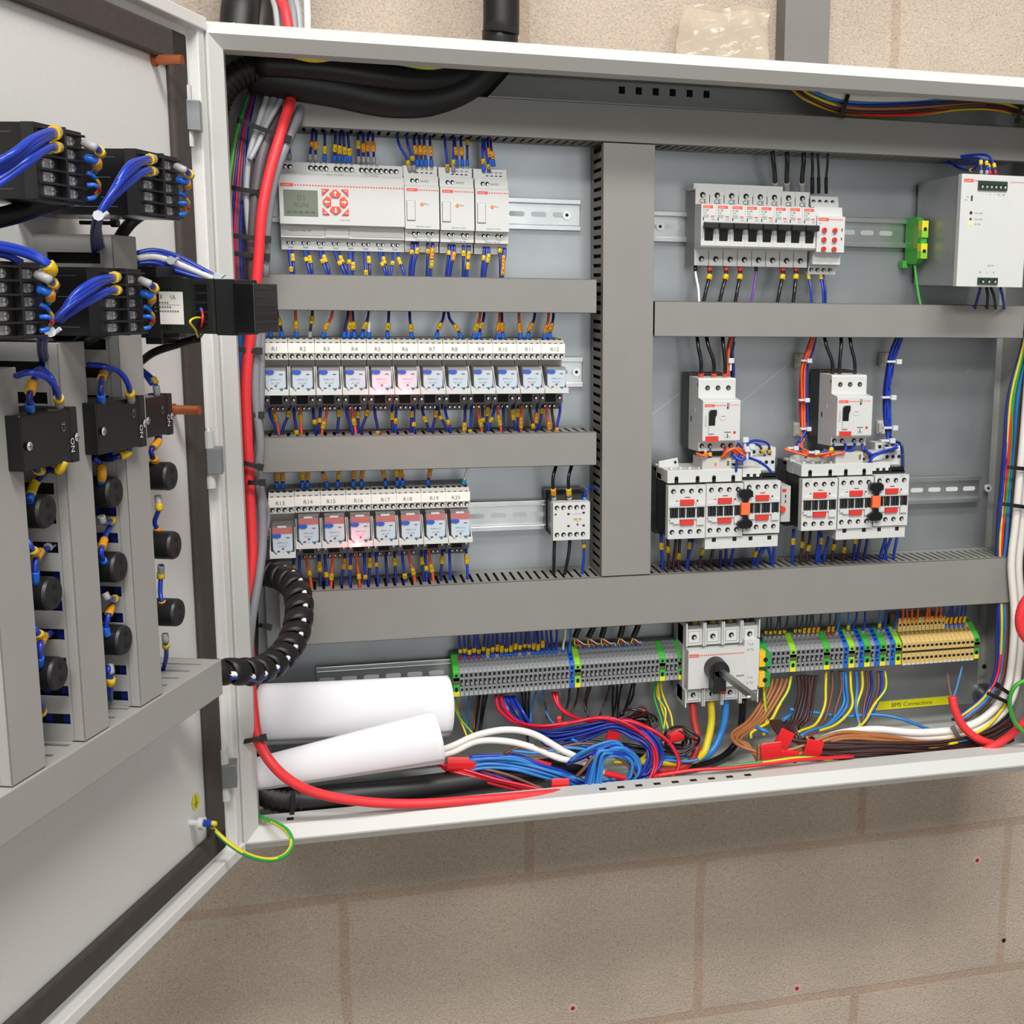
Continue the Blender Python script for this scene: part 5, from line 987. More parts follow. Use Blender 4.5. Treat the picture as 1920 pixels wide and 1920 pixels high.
# bottom wires, left half
bw = []
for k in range(2): bw.append(([(930+k*10, 1304, 36), (936+k*10, 1330-k*4, 50), (968+k*6, 1356-k*3, 70), (1020, 1366-k*4, 86), (1080, 1354-k*2, 92), (1130, 1347, 96), (1180, 1358+k*3, 100), (1218+k*4, 1390, 106), (1228+k*4, 1435, 112), (1215, 1465, 120), (1195, 1480, 126)], 2, CRIM))
for k in range(2): bw.append(([(1036+k*7, 1298, 34), (1045+k*6, 1325, 46), (1075+k*8, 1344+k*2, 64), (1120, 1352, 86), (1180, 1352, 96), (1240, 1380, 106), (1268, 1410+k*4, 112), (1272-k*4, 1440, 118), (1245, 1472, 126), (1225, 1478, 130)], 2.1, CRIM))
for k in range(7): bw.append(([(940+k*4, 1306, 34), (956+k*4, 1335, 40+k*3), (985+k*3, 1358+k*2, 60), (1030, 1370+k*5, 74), (1090, 1362+k*4.4, 84), (1150, 1350+k*3, 92), (1196-k*2, 1356+k*4.5, 98), (1232-k*4, 1386+k*2, 104), (1243-k*4.5, 1420, 108), (1226-k*4, 1450, 112), (1190, 1466-k*4, 114)], 1.9, NAVY if k % 2 else BLUE))
for k in range(8):
    rr = 49-k*3.1; ring_ = [(1152+rr*1.05*math.cos(a), 1441+rr*.86*math.sin(a), 112+q*1.6+(k % 3)*2) for q, a in enumerate([math.radians(120-28*t) for t in range(10)])]
    bw.append(([(880, 1419+k*3.6, 104), (920, 1415+k*3.6, 104+k % 3), (970, 1419+k*3.6, 104), (1015, 1434+k*3, 106), (1062, 1448+k*3, 108), (1100, 1466+k*1.5, 110)]+ring_+[(1102+k*3.4, 1462, 128), (1096+k*4, 1486, 124)], 2, SKY if k % 4 else BLUE))
for k in range(4): bw.append(([(1062+k*3, 1433-k*3, 122), (1095, 1420-k*4, 124), (1125, 1402-k*2, 124), (1160, 1400-k*3, 122), (1192-k*3, 1425, 120), (1200-k*2, 1450, 118), (1180, 1478-k*2, 120), (1150, 1484, 122)], 1.9, (BLUE, NAVY, SKY, SKY)[k]))
for k in range(5): bw.append(([(820+k*4, 1432+k*3, 96), (870, 1444+k*3, 104), (930, 1460+k*2.5, 112), (980, 1474+k*2, 118), (1030, 1484+k, 124)], 1.9, REDW if k % 2 else CRIM))
bw += [([(900, 1440, 104), (950, 1452, 112), (1000, 1474, 118), (1035, 1486, 124)], 1.9, BROWN), ([(895, 1444, 100), (940, 1458, 106), (985, 1476, 112)], 1.8, PURP), ([(945, 1414, 104), (985, 1400, 108), (1030, 1402, 110), (1090, 1394, 110), (1130, 1398, 112)], 1.8, BROWN), ([(960, 1408, 106), (1010, 1410, 108), (1060, 1404, 110), (1105, 1406, 112)], 1.9, SKY),
       ([(1080, 1456, 126), (1095, 1440, 128), (1120, 1416, 128), (1160, 1420, 126), (1190, 1450, 124), (1188, 1475, 124)], 2, BROWN), ([(1115, 1484, 124), (1110, 1450, 126), (1120, 1425, 126)], 2, BROWN), ([(1072, 1386, 92), (1092, 1400, 94), (1105, 1402, 100)], 1.9, SKY)]
bw += [([(1228, 1402, 84), (1230, 1392, 84), (1200, 1425, 88), (1150, 1430, 90)], 2, YEL), ([(1240, 1425, 88), (1290, 1428, 92), (1310, 1424, 94)], 2, SKY)]
loom('tangled on the floor left of the main switch', 'loose wires on the enclosure floor', bw)
for k in range(2): wire([(812, 1412+k*8, 92), (850, 1398+k*12, 96), (895, 1378+k*12, 100), (950, 1368+k*22, 104), (1000, 1376+k*26, 106), (1050, 1404+k*18, 108), (1090, 1424+k*4, 110), (1118, 1440, 112), (1140, 1452, 114)][:9-k], 3.8, WHTW, ('upper' if k == 0 else 'lower')+' white cable arching out of the rolled paper', 'white cables out of the paper', name='cable', cat='cable', n=12)
wire([(930, 1440, 90), (990, 1455, 92), (1060, 1462, 94)], 3.5, LGRW, 'pale grey cable beneath the blue bundle', name='cable', cat='cable', n=10)
dkc = [([(1192+5*math.cos(t)*(k+3)*random.uniform(.5, 1.2)+random.uniform(-8, 12), 1352+3.2*math.sin(t)*(k+2)*random.uniform(.6, 1.3)+random.uniform(-5, 5), 50+k*6+random.uniform(-5, 5)) for t in [a*.8+k*1.7 for a in range(9)]], 1.5, DBRN if k % 2 else BLKW) for k in range(7)]
dkc += [([(1272+6*math.cos(t)*(k+3)*random.uniform(.4, .9), 1390+3.4*math.sin(t)*(k+2.4)*random.uniform(.6, 1.2), 70+k*5+random.uniform(-4, 4)) for t in [a*.85+k*1.9 for a in range(9)]], 1.6, BLKW if k % 2 else DBRN) for k in range(6)]
dkc += [([(1050, 1385+k*8, 40+k*6), (1110, 1392+k*7, 46+k*5), (1180, 1398+k*6, 56), (1250, 1410+k*4, 66), (1310, 1425+k*3, 74)], 2.6, (BLKW, GREYW, DBRN, BLKW)[k]) for k in range(4)]
loom('coiled behind the loose wires left of the main switch', 'dark wires coiled on the enclosure floor', dkc)
wire([(1225, 1455, 128), (1300, 1444, 134), (1370, 1440, 138), (1440, 1432, 138), (1510, 1424, 136), (1600, 1418, 130)], 2.2, REDW, 'thin red wire lying along the floor lip under the main switch')
wire([(1335, 1442, 130), (1390, 1434, 134), (1440, 1428, 136), (1500, 1420, 134), (1560, 1424, 128)], 2, GRN, 'green and yellow wire lying along the floor lip under the main switch', stripe=YEL)
# ---------------------------------------------------------------- harness on the left
wire([(548, 140, 50), (544, 190, 78), (524, 258, 100), (504, 330, 112), (491, 400, 118), (485, 480, 118), (478, 560, 116), (468, 640, 112), (461, 720, 110), (463, 800, 108), (467, 880, 108), (470, 960, 110), (473, 1030, 112), (471, 1080, 114), (465, 1150, 116), (467, 1200, 118), (470, 1260, 122), (474, 1320, 135), (484, 1385, 158), (508, 1430, 174), (548, 1466, 176), (604, 1490, 172), (690, 1504, 164), (780, 1507, 156), (880, 1501, 152), (960, 1495, 147), (1030, 1489, 139), (1085, 1486, 124), (1120, 1488, 108)],
     5.3, REDC, 'long thick red cable down the left side and over the floor lip', name='cable', cat='cable', n=14)
hl = []
hl.append(([(568, 160, 40), (562, 210, 70), (540, 262, 92), (515, 330, 102), (500, 420, 106), (496, 520, 106)], 5, GREYW, {}, 'cable'))
hl.append(([(490, 555, 104), (482, 640, 104), (479, 740, 104), (488, 830, 104), (484, 890, 104), (491, 950, 106), (492, 1020, 110), (486, 1080, 118), (474, 1150, 124), (468, 1210, 124), (468, 1260, 118)], 4.6, GREYW, {}, 'cable'))
hl.append(([(496, 555, 98), (490, 640, 100), (489, 740, 100), (484, 830, 100), (481, 890, 100), (486, 950, 102), (486, 1020, 106), (480, 1080, 112), (470, 1150, 118), (465, 1210, 118)], 4, GREYW, {}, 'cable'))
hl.append(([(487, 890, 96), (494, 930, 94), (503, 965, 90), (498, 1000, 92), (488, 1040, 96)], 2.6, GREYW, {}, 'cable'))
hl.append(([(508, 155, 60), (496, 195, 76), (482, 240, 88), (468, 290, 96), (462, 350, 100), (464, 410, 102), (472, 480, 104), (474, 520, 104)], 3, LGRW, {}, 'cable'))
hl.append(([(524, 152, 60), (508, 200, 76), (490, 250, 88), (478, 300, 94)], 4.6, GREYW, {}, 'cable'))
hl.append(([(540, 158, 58), (522, 195, 76), (500, 235, 90), (484, 270, 98), (468, 300, 104)], 2.6, LGRW, {}, 'cable'))
loom('in the left hand harness', 'grey cables in the left harness', hl)
MAU = M('dark_mauve_sheath', '5E5357', .5); CN[MAU] = 'dark mauve'
wire([(534, 170, 50), (514, 225, 74), (494, 280, 92), (483, 340, 98), (476, 410, 102), (474, 480, 104), (478, 540, 104)], 6, MAU, 'dark mauve cable between the red and the grey ones in the left harness', name='cable', cat='cable', n=12)
cl_ = [(-8, GRN, 2.6, {'stripe': YEL, 'sp': 1, 'n': 10}), (-1, BROWN, 1.7, {}), (4, NAVY, 2.0, {}), (9, CRIM, 2.2, {}), (15, BROWN, 1.9, {}), (20, BLUE, 2.2, {}), (12, SKY, 1.6, {})]
base = [(474, 165, 50), (464, 200, 60), (450, 250, 72), (441, 310, 82), (435, 370, 88), (431, 430, 92), (433, 500, 92), (436, 560, 90)]
hs = []
for k, (dx, m_, r_, kw) in enumerate(cl_):
    hs.append(([(x+dx*min(1, .25+(y-165)/240), y, d-abs(dx)*.2) for x, y, d in base], r_, m_, kw))
loom('in the upper left harness', 'small wires in the upper left harness', hs)
hs = []
low = [(436, 560, 84), (440, 650, 82), (442, 740, 82), (447, 820, 80), (452, 900, 78), (460, 1000, 76), (466, 1080, 74)]
for k, (dx, m_, r_) in enumerate(((-4, YEL, 2), (2, NAVY, 2.6), (7, BLUE, 2.6), (12, SKY, 2.3), (16, SKY, 2.3), (20, NAVY, 2), (24, CRIM, 2.2), (27, WHTW, 2))):
    hs.append(([(x+dx*(1-(y-560)/900), y, d-(k % 3)*2) for x, y, d in low[:(3 if m_ is YEL else 7)]], r_, m_))
hs.append(([(462, 870, 96), (466, 960, 96), (471, 1080, 96), (466, 1180, 98), (460, 1240, 90)], 2.2, CRIM)); hs.append(([(478, 1020, 70), (475, 1100, 60), (476, 1200, 56), (474, 1300, 50)], 5, SLEEVE, {}, 'cable'))
loom('in the lower left harness', 'small wires in the lower left harness', hs)
for i, a in enumerate(((448, 226, 540, 260, 98), (436, 352, 488, 362, 104), (430, 441, 502, 449, 116), (420, 473, 500, 482, 110), (430, 654, 486, 658, 112), (446, 776, 490, 778, 104), (455, 868, 488, 876, 116), (466, 905, 492, 905, 118), (455, 1391, 494, 1383, 164))):
    tie(*a, f'black cable tie on the left harness, {ORD[i]} from the top', grp='black ties on the left harness')
tie(550, 1484, 547, 1536, 132, 'black cable tie holding the thick black conduit to the floor lip')
tie(486, 1172, 504, 1176, 60, 'short black tie beside the spiral wrapped loom')
# black conduits
def ribbed(pts, r, label, ribs=True, upto=1., mat=SLEEVE):
    q = smooth([P(*p) for p in pts], 8); org = q[0]; t = thing('black_conduit', label, 'conduit', org); L = -org
    MB().tube(q, r, mat, 18, 0).build('sleeve', t, L)
    if ribs:
        b = MB(); tot = sum((q[i+1]-q[i]).length for i in range(len(q)-1)); s_ = 2
        while s_ < tot*upto:
            g = seg(q, s_, s_+3.2); b.cyl(g[0], g[-1], r+1.3, mat, 18); s_ += 6.5
        b.build('ribs', t, L)
ribbed([(405, 330, 60), (400, 260, 80), (404, 205, 92), (425, 160, 92), (465, 132, 86), (520, 128, 76)], 12, 'ribbed black conduit bending into the top left corner')
ribbed([(462, 1405, 66), (463, 1440, 84), (480, 1474, 102), (518, 1496, 110), (570, 1500, 112), (640, 1493, 112), (740, 1483, 108), (860, 1468, 100), (960, 1454, 90), (1100, 1432, 74)], 14, 'thick black conduit along the floor below the papers, ribbed at its bend', True, .24)
for i, (pts, r) in enumerate((([(470, 140, 70), (530, 150, 72), (620, 165, 70), (720, 186, 66), (800, 190, 60), (870, 170, 56), (915, 130, 56), (935, 100, 60), (938, 60, 64), (940, -10, 66), (938, -700, 60)], 19), ([(460, 128, 40), (560, 138, 44), (680, 150, 44), (780, 152, 40), (860, 140, 40), (900, 120, 44)], 17), ([(480, 120, 90), (600, 128, 90), (700, 142, 84), (780, 152, 74), (850, 146, 64), (900, 128, 56)], 12))):
    wire(pts, r, SLEEVE, ('heavy black cable sagging under the enclosure roof and rising through it', 'heavy black cable lying behind the sagging one under the roof', 'black cable nearest the opening under the roof')[i], name='cable', cat='cable', n=18)
wire([(540, 102, 132), (590, 112, 128), (640, 106, 126), (700, 107, 124), (760, 120, 120), (810, 126, 118), (860, 116, 116), (900, 108, 110)], 2.8, GRN, 'green and yellow wire waving under the front edge of the roof', stripe=YEL)
tr_ = [(1500, 150, 60), (1530, 172, 66), (1590, 188, 70), (1700, 190, 70), (1800, 180, 66), (1870, 180, 64), (1930, 196, 62)]
ol = []
for k, (dy, m_, r_) in enumerate(((-8, WHTW, 3.2), (-4, WHTW, 3.2), (3, SKY, 2.6), (6, NAVY, 2.4), (9, DBRN, 2.6), (12, YEL, 1.8), (14, TAN, 2.4), (18, BROWN, 2.6), (21, DBRN, 2.4), (24, REDW, 1.8), (27, GRN, 1.8))):
    ol.append(([(x-dy*.6 if x < 1560 else x, y+dy*(.6 if x < 1560 else 1), d-k*.8) for x, y, d in tr_], r_, m_, {'stripe': YEL} if m_ is GRN else {}))
loom('in the bundle under the roof at the right', 'wires in the upper right bundle', ol)
tie(1590, 178, 1578, 216, 74, 'black cable tie around the bundle under the roof'); tie(1918, 186, 1908, 226, 68, 'black cable tie at the right end of the bundle under the roof')
# spiral wrapped loom between door and enclosure
q = [W(186, 32, 1152), W(150, 36, 1154)]+[P(*p) for p in ((440, 1259, 296), (480, 1258, 270), (520, 1238, 240), (549, 1200, 208), (561, 1150, 176), (555, 1106, 142), (530, 1083, 108), (498, 1074, 74), (470, 1074, 48))]
q = smooth(q, 14); org = q[2]; t = thing('spiral_wrapped_loom', 'black spiral wrapped loom curving from the door into the enclosure', 'cable loom', org); L = -org
MB().tube(q, [8, 8.5, 9, 9.5, 10, 10.5], SLEEVE, 16, 0).build('core', t, L)
fr = []; u_ = None; cen = P(480, 1165, 120)
for i, p in enumerate(q):
    tt = (q[min(i+1, len(q)-1)]-q[max(i-1, 0)]).normalized()
    if u_ is None: u_, _ = frame(tt)
    u_ = (u_-tt*u_.dot(tt)).normalized(); fr.append((p, tt, u_, tt.cross(u_)))
ds = [0]
for i in range(len(q)-1): ds.append(ds[-1]+(q[i+1]-q[i]).length)
def at(s_):
    s_ = max(0, min(ds[-1]-.01, s_)); i = next(k for k in range(len(ds)-1) if ds[k+1] > s_); f = (s_-ds[i])/(ds[i+1]-ds[i])
    a, b2 = fr[i], fr[i+1]; return [a[k].lerp(b2[k], f) for k in range(4)]
b = MB(); pitch, wd, st = 19., 15.2, 14; n_ = int((ds[-1]-24)/pitch*st); prof = ((-.5, 12), (-.46, 14), (-.2, 14.6), (.2, 14.6), (.46, 14), (.5, 12)); vs = []
for i in range(n_+1):
    s0 = 4+i*pitch/st; an = 2*math.pi*i/st
    for o_, rr in prof:
        p, tt, a_, c2 = at(s0+o_*wd); vs.append(p+(a_*math.cos(an)+c2*math.sin(an))*rr*(.74+.26*min(1, s0/150)))
m = len(prof); b.add(vs, [(i*m+j, i*m+j+1, (i+1)*m+j+1, (i+1)*m+j) for i in range(n_) for j in range(m-1)], SLEEVE, True); b.build('spiral_wrap', t, L)
for nm, mt, rr, tw in (('white_core_wire', WHTW, 2.6, 0), ('blue_core_wire', BLUE, 2.2, .75)):
    pts = []
    for i in range(12, len(q)-20, 3):
        p, tt, _, _ = fr[i]; o_ = (p-cen); o_ = o_-tt*o_.dot(tt); o_ = (o_.normalized()+(CAM-p).normalized()*(.55+tw*-.5)).normalized(); o_ = (o_-tt*o_.dot(tt)).normalized(); pts.append(p+o_*(8.2+2.6*min(1, ds[i]/150))+Vector((0, 0, -tw*3)))
    MB().tube(pts, rr, mt, 8, 2).build(nm, t, L)
# rolled papers
def roll(xa, ya, da, ra, xb_, yb, db, rb_, thk, lb, lean=0):
    A, B2 = P(xa, ya, da), P(xb_, yb, db); ax_ = (B2-A).normalized(); up = (Vector((0, 0, 1))-ax_*ax_.z).normalized(); out = ax_.cross(up); out = out if out.y < 0 else -out
    ns, na = 26, 44; vs = []
    for i in range(ns+1):
        f = i/ns; c = A.lerp(B2, f); r_ = ra+(rb_-ra)*f
        for j in range(na+1):
            t_ = j/na*2*math.pi*1.25-.85; k = 1-.05*j/na+.012*math.sin(f*5+j*.25)*(1 if thk > .4 else .4)
            vs.append(c+up*math.sin(t_)*r_*k+out*math.cos(t_)*r_*thk*k+ax_*(7*max(0, math.cos(t_))*(f-.5)*2 if abs(f-.5) > .4 else 0))
    b = MB(); b.add([v-A for v in vs], [(i*(na+1)+j, (i+1)*(na+1)+j, (i+1)*(na+1)+j+1, i*(na+1)+j+1) for i in range(ns) for j in range(na)], PAPER, True)
    o = b.build('rolled_paper', None, A, label=lb, cat='paper'); md = o.modifiers.new('s', 'SOLIDIFY'); md.thickness = .0005
roll(490, 1340, 62, 36, 838, 1325, 66, 37, .5, 'white rolled paper lying flat behind the other roll')
roll(470, 1454, 112, 18.5, 819, 1384, 128, 31, .62, 'white rolled paper in front, tilted up to the right')
# earth wire to the door
e_ = DW(372, 1543, 8)
q = [P(466, 1512, 120), P(488, 1532, 150), P(516, 1543, 172), P(540, 1560, 188), P(547, 1585, 200), P(530, 1606, 212), P(500, 1612, 220), P(462, 1602, 226), P(425, 1578, 226), P(398, 1552, 222), e_+DN*16, e_+DN*6]
wire(q, 2.5, GRN, 'green and yellow earth wire looping from the enclosure to the door', stripe=YEL, n=10, fer=BLUE, flen=9)
b = MB(); b.cyl(e_-DN*8, e_+DN*12, 3.2, STEEL, 12); b.cyl(e_+DN*1, e_+DN*6, 6.5, STEEL, 6); b.build('earth_stud', label='steel earth stud with nut at the foot of the door', cat='stud')
wire([(455, 1362, 70), (462, 1385, 76), (474, 1410, 76), (486, 1430, 70)], 2.4, GRN, 'green and yellow wire passing behind the red cable at lower left', stripe=YEL)
# ---------------------------------------------------------------- above the enclosure
def riser(x0, x1, r, m_, lb, d=60, nm='cable'):
    a, e = P(x0, -60, d-20), P(x1, 60, d); k = (Z1-a.z)/(e.z-a.z); e2 = a.lerp(e, k); wire([a+Vector((-8, 0, 520)), a+Vector((-3, 0, 200)), a, a.lerp(e2, .6)+Vector((1, 0, 0)), e2], r, m_, lb, name=nm, cat='cable', n=16)
riser(452, 446, 19, SLEEVE, 'soft black sleeve rising above the top left of the enclosure', 40)
riser(500, 486, 14, M('brown_shadow_tone', '38322C', .5), 'dusky brown black tube standing in for shadow beside the grey cables above the enclosure', 20)  # added tube; brown shadow beside the black sleeve put into its colour
riser(506, 520, 3, LGRW, 'pale grey cable left of the red one above the enclosure', 70); riser(512, 532, 3, GREYW, 'grey cable touching the red one above the enclosure', 66)
riser(518, 541, 5, REDC, 'red cable rising above the enclosure', 74)
riser(538, 552, 4, GREYW, 'mid grey cable right of the red one above the enclosure', 70); riser(548, 560, 4, LGRW, 'pale grey cable right of the red one above the enclosure', 66)
riser(572, 575, 3.4, WHTW, 'white cable rising above the enclosure', 60)
b = MB(); a = P(1512, 70, -12); b.box(a.x-29, a.x+28, 8, 39.5, Z1+6, 2300, M('painted_tray', '77746F', .5, noise=.1, nscale=12)); b.build('wall_trunking', label='grey metal trunking running up the wall above the enclosure', cat='trunking', bevel=1)
b = MB(); n_, m_ = 22, 14; vs = []; A, B2, C2, D2 = P(1262, 92, 30), P(1440, 106, 30), P(1442, 14, -20), P(1280, 10, -20); A.z = B2.z = 1741
bag = M('clear_polythene', 'CDBFAA', .18, alpha=.42); random.seed(5)
for s_ in (1, -1):
    for j in range(m_+1):
        for i in range(n_+1):
            f, g = i/n_, j/m_; p = A.lerp(B2, f).lerp(D2.lerp(C2, f), g); w_ = math.sin(math.pi*f)**.5*math.sin(math.pi*min(1, g*1.1))**.5 if 0 < g < .9 else 0
            vs.append(p+Vector((0, -s_*w_*13-3*math.sin(f*17+g*9)-2.5*math.sin(f*7-g*19), 2*math.sin(f*11)*g)))
for k in range(2):
    o_ = k*(m_+1)*(n_+1); b.add(vs[o_:o_+(m_+1)*(n_+1)], [(j*(n_+1)+i, j*(n_+1)+i+1, (j+1)*(n_+1)+i+1, (j+1)*(n_+1)+i) for j in range(m_) for i in range(n_)], bag, True)
b.build('plastic_bag', label='crumpled clear plastic bag lying on top of the enclosure', cat='bag')
# ---------------------------------------------------------------- door devices
def DB(): b = MB(); b.T = W; return b
CHR = M('chrome_plate', 'B9B9BC', .3, metal=.45); PINK = M('faded_print', '4A4A55', .6)
def dscrew(b, u, o, z, r):
    n = 10; b.add([(u+r*math.cos(2*math.pi*i/n), o+1.2, z+r*math.sin(2*math.pi*i/n)) for i in range(n)]+[(u, o+1.9, z)], [(i, (i+1) % n, n) for i in range(n)], STEEL)
    b.box(u-.4, u+.4, o+1.7, o+2, z-r*.8, z+r*.8, DGREY); b.box(u-r*.8, u+r*.8, o+1.7, o+2, z-.4, z+.4, DGREY)
def meter(u0, u1, z0, z1, lb, cols=(.28, .78)):
    t = thing('panel_meter', lb, 'panel meter', W(u0, 0, z0), 'panel meters on the door'); L = -W(u0, 0, z0); b = DB()
    b.box(u0, u1, 0, 84, z0-2, z1+2, BLKG); b.box(u0-2, u1+2, 84, 92, z0-2, z1+2, BLACK)
    uu = u1+.15
    for k in range(9): b.box(uu, uu+.05, 12+k*6.5, 15+k*6.5, z0+4+((k*7) % 5)*6, z0+4.5+((k*7) % 5)*6, PINK)
    for k in range(4): b.box(uu, uu+.05, 14+k*16, 24+k*16, z1-8-(k % 2)*10, z1-7.6-(k % 2)*10, PINK); b.box(uu, uu+.05, 14+k*16, 14.5+k*16, z1-16, z1-8, PINK)
    b.box(uu, uu+.05, 10, 76, z1-4, z1-3.6, PINK); b.box(uu, uu+.05, 10, 76, z0+3.6, z0+4, PINK)
    b.build('housing', t, L, bevel=.6)
    b = DB(); w = u1-u0
    for c_ in (0, 1):
        ua = u0+w*(.04+.5*(1-c_)); ub = ua+w*.44
        for k in range(6): b.box(ua, ub, 92, 97, z1-1-k*8.3-.7, z1-1-k*8.3+.7, BLACK)
        b.box(ua, ub, 84, 92.2, z1-43, z1, BLACK)
    b.box(u0+w*.49, u0+w*.53, 92, 97, z0-2, z1+2, BLACK)
    for k in range(5): b.text(str(6+k), u0+w*.5, 0, 0, 1, INK) if 0 else None
    b.build('terminal_block', t, L, bevel=.3)
    for c_ in (0, 1):
        for k in range(5):
            uc = u0+w*(.27+.5*(1-c_)); zc_ = z1-5.2-k*8.3; b = DB(); b.box(uc-1, uc+7, 92.2, 93.4, zc_-2.8, zc_+2.8, CHR); dscrew(b, uc-1, 92.4, zc_, 2.7); b.build('terminal_screw', t, L)
    return u0, u1, z0, z1
MT = [meter(384, 434, 1547, 1589, 'black panel meter at the upper left of the door'), meter(249, 309, 1545, 1587, 'black panel meter right of the upper left one'), meter(441, 494, 1462, 1504, 'black panel meter at the lower left of the four'), meter(315, 370, 1461, 1503, 'black panel meter left of the unit with the white label')]
t = thing('door_controller', 'long black controller with a white printed label protruding from the door', 'controller', W(180, 0, 1458)); L = -W(180, 0, 1458); dg = M('green_black_housing', '22261F', .4)
b = DB(); b.box(180, 222, 0, 104, 1457, 1500, dg); b.box(178, 222.5, 30, 60, 1453, 1504, BLACK)
for k in range(8): b.box(222, 222.2, 52+k*2.4, 53.4+k*2.4, 1489+(k % 2), 1492, BLKG); b.box(222, 222.2, 50+k*2.4, 51.4+k*2.4, 1460, 1463, BLKG)
b.build('housing', t, L, bevel=.8)
b = DB(); b.box(222, 222.4, 52, 79, 1464, 1489.5, LABELW)
for za, oa, ob in ((1480, 58, 68), (1476.6, 56, 70), (1473.4, 56, 76)):
    for k in range(int((ob-oa)/2)): b.box(222.4, 222.5, oa+k*2, oa+k*2+1.3, za, za+1.5, GINK)
b.box(222.4, 222.5, 54, 77, 1479, 1479.3, GINK)
for o_, s_ in ((58, 'CE'), (69, 'UL')):
    vs, fs, w_ = glyphs(s_); b.add([(222.55, o_+v.x*4, 1484+v.y*4) for v in vs], fs, INK)
b.build('printed_label', t, L, label='white printed label')
b = DB(); b.box(184, 222.3, 86, 102, 1459, 1498, BLACK)
for k in range(5): b.box(222.3, 222.6, 89, 99, 1460.5+k*7.4, 1466+k*7.4, BLKG)
b.build('terminal_block', t, L, bevel=.4)
b = DB(); b.box(180, 221, 104, 122, 1456, 1500, BLACK); b.box(176, 224, 120, 137, 1458, 1497, BLKG)
for k in range(6): b.box(180, 222, 134, 137.5, 1459+k*6.5, 1461.5+k*6.5, BLACK)
b.build('connector', t, L, bevel=.8)
for c_ in ((186, 228, 36, 62, 1500, 1509), (190, 220, 46, 60, 1448, 1457)): DB().box(*c_, BLACK).build('mounting_clip', t, L, bevel=.6)
def switchblock(u0, u1, z0, z1, o1, lb):
    t = thing('switch_block', lb, 'switch contact block', W(u0, 0, z0), 'switch blocks on the door'); L = -W(u0, 0, z0); b = DB()
    b.box(u0, u1, 24, o1, z0, z1, BLKG); b.box(u0+8, u1-8, 4, 24, z0+4, z1-4, BLACK); b.box(u0-1, u0+7, 34, o1+.6, z0-1, z1+1, BLACK)
    vs, fs, w_ = glyphs('NO'); b.add([(u0+5+v.y*6.5, o1+.8, z0+6+v.x*6.5) for v in vs], fs, WINK); vs, fs, w_ = glyphs('CE'); b.add([(u0+14+v.y*6, o1+.3, z1-15+v.x*6) for v in vs], fs, GINK)
    b.build('housing', t, L, bevel=.8)
    for uu in (u0+2, u1-6): b = DB(); dscrew(b, uu, o1+.2, (z0+z1)/2-2, 3); b.build('screw', t, L)
switchblock(372, 436, 1374, 1410, 70, 'black switch block printed NO, leftmost of the three on the door')
switchblock(277, 345, 1374, 1411, 70, 'black switch block printed NO, in the middle of the three')
switchblock(191, 240, 1374, 1406, 50, 'small black switch block nearest the hinges with a steel screw')
for c_, (u, ws) in enumerate(((393, 'leftmost'), (303, 'middle'), (213.6, 'rightmost'))):
    for r_, z in enumerate((1341, 1283.5, 1226.5)):
        t = thing('indicator_lamp_body', f'round black lamp body, {("top", "middle", "bottom")[r_]} of the {ws} column on the door', 'indicator lamp', W(u, 0, z), 'round black lamp bodies on the door'); L = -W(u, 0, z); b = MB()
        b.cyl(W(u, 10, z), W(u, 56, z), 11.6, BLACK, 28); b.cyl(W(u, 0, z), W(u, 10, z), 9, BLACK, 20); b.cyl(W(u, 56, z), W(u, 58, z), 11.6, BLACK, 28, 10.6); b.build('body', t, L)
        for s_ in (1, -1): b = MB(); b.cyl(W(u-2, 58, z+s_*4.6), W(u-2, 58.3, z+s_*4.6), 2.3, DARK, 12); b.build('screw_hole', t, L)
# door wires
def dl(where, grp, lines): loom(where, grp, lines, door=True)
Z5 = lambda f, mt=MARK, l=6: (f, mt, l)
dl('running up to the upper left meter', 'blue wires on the upper left meter', [([(-30, 335-k*9, 96), (20, 308-k*9, 104+k*2), (60, 276-k*8, 110), (88, 258-k*5, 108), (108, 250-k*2, 99)], 2.3, BLUE, {'marks': [Z5(.9, MARK, 7)], 'fer': GREYF, 'flen': 5}) for k in range(3)]
   + [([(-30, 364-k*9, 96), (20, 330-k*8, 104), (60, 300-k*6, 110), (90, 278-k*2, 108), (110, 276, 99)], 2.3, BLUE, {'marks': [Z5(.9, MARK, 7)], 'fer': GREYF, 'flen': 5}) for k in range(2)])
dl('running up to the upper right meter', 'blue wires on the upper right meter', [([(181+k*2, 408, 100), (205+k*3, 368-k*5, 106), (240, 325-k*7, 110), (268, 304-k*3, 108), (288, 299-k, 99)], 2.1, BLUE, {'marks': [Z5(.88)], 'fer': GREYF, 'flen': 5}) for k in range(3)]
   + [([(184+k*2, 408, 98), (210+k*2, 374-k*4, 104), (245, 342-k*7, 108), (272, 322-k*3, 108), (290, 322, 99)], 2.1, BLUE, {'marks': [Z5(.88)], 'fer': GREYF, 'flen': 5}) for k in range(2)])
dl('hanging from the tie under the upper right meter', 'dark blue wires under the upper right meter', [([(182+k*3, 402, 99), (176+k*3, 425, 80), (174+k*5, 450, 60), (178+k*6, 480, 40)], 2, NAVY) for k in range(4)])
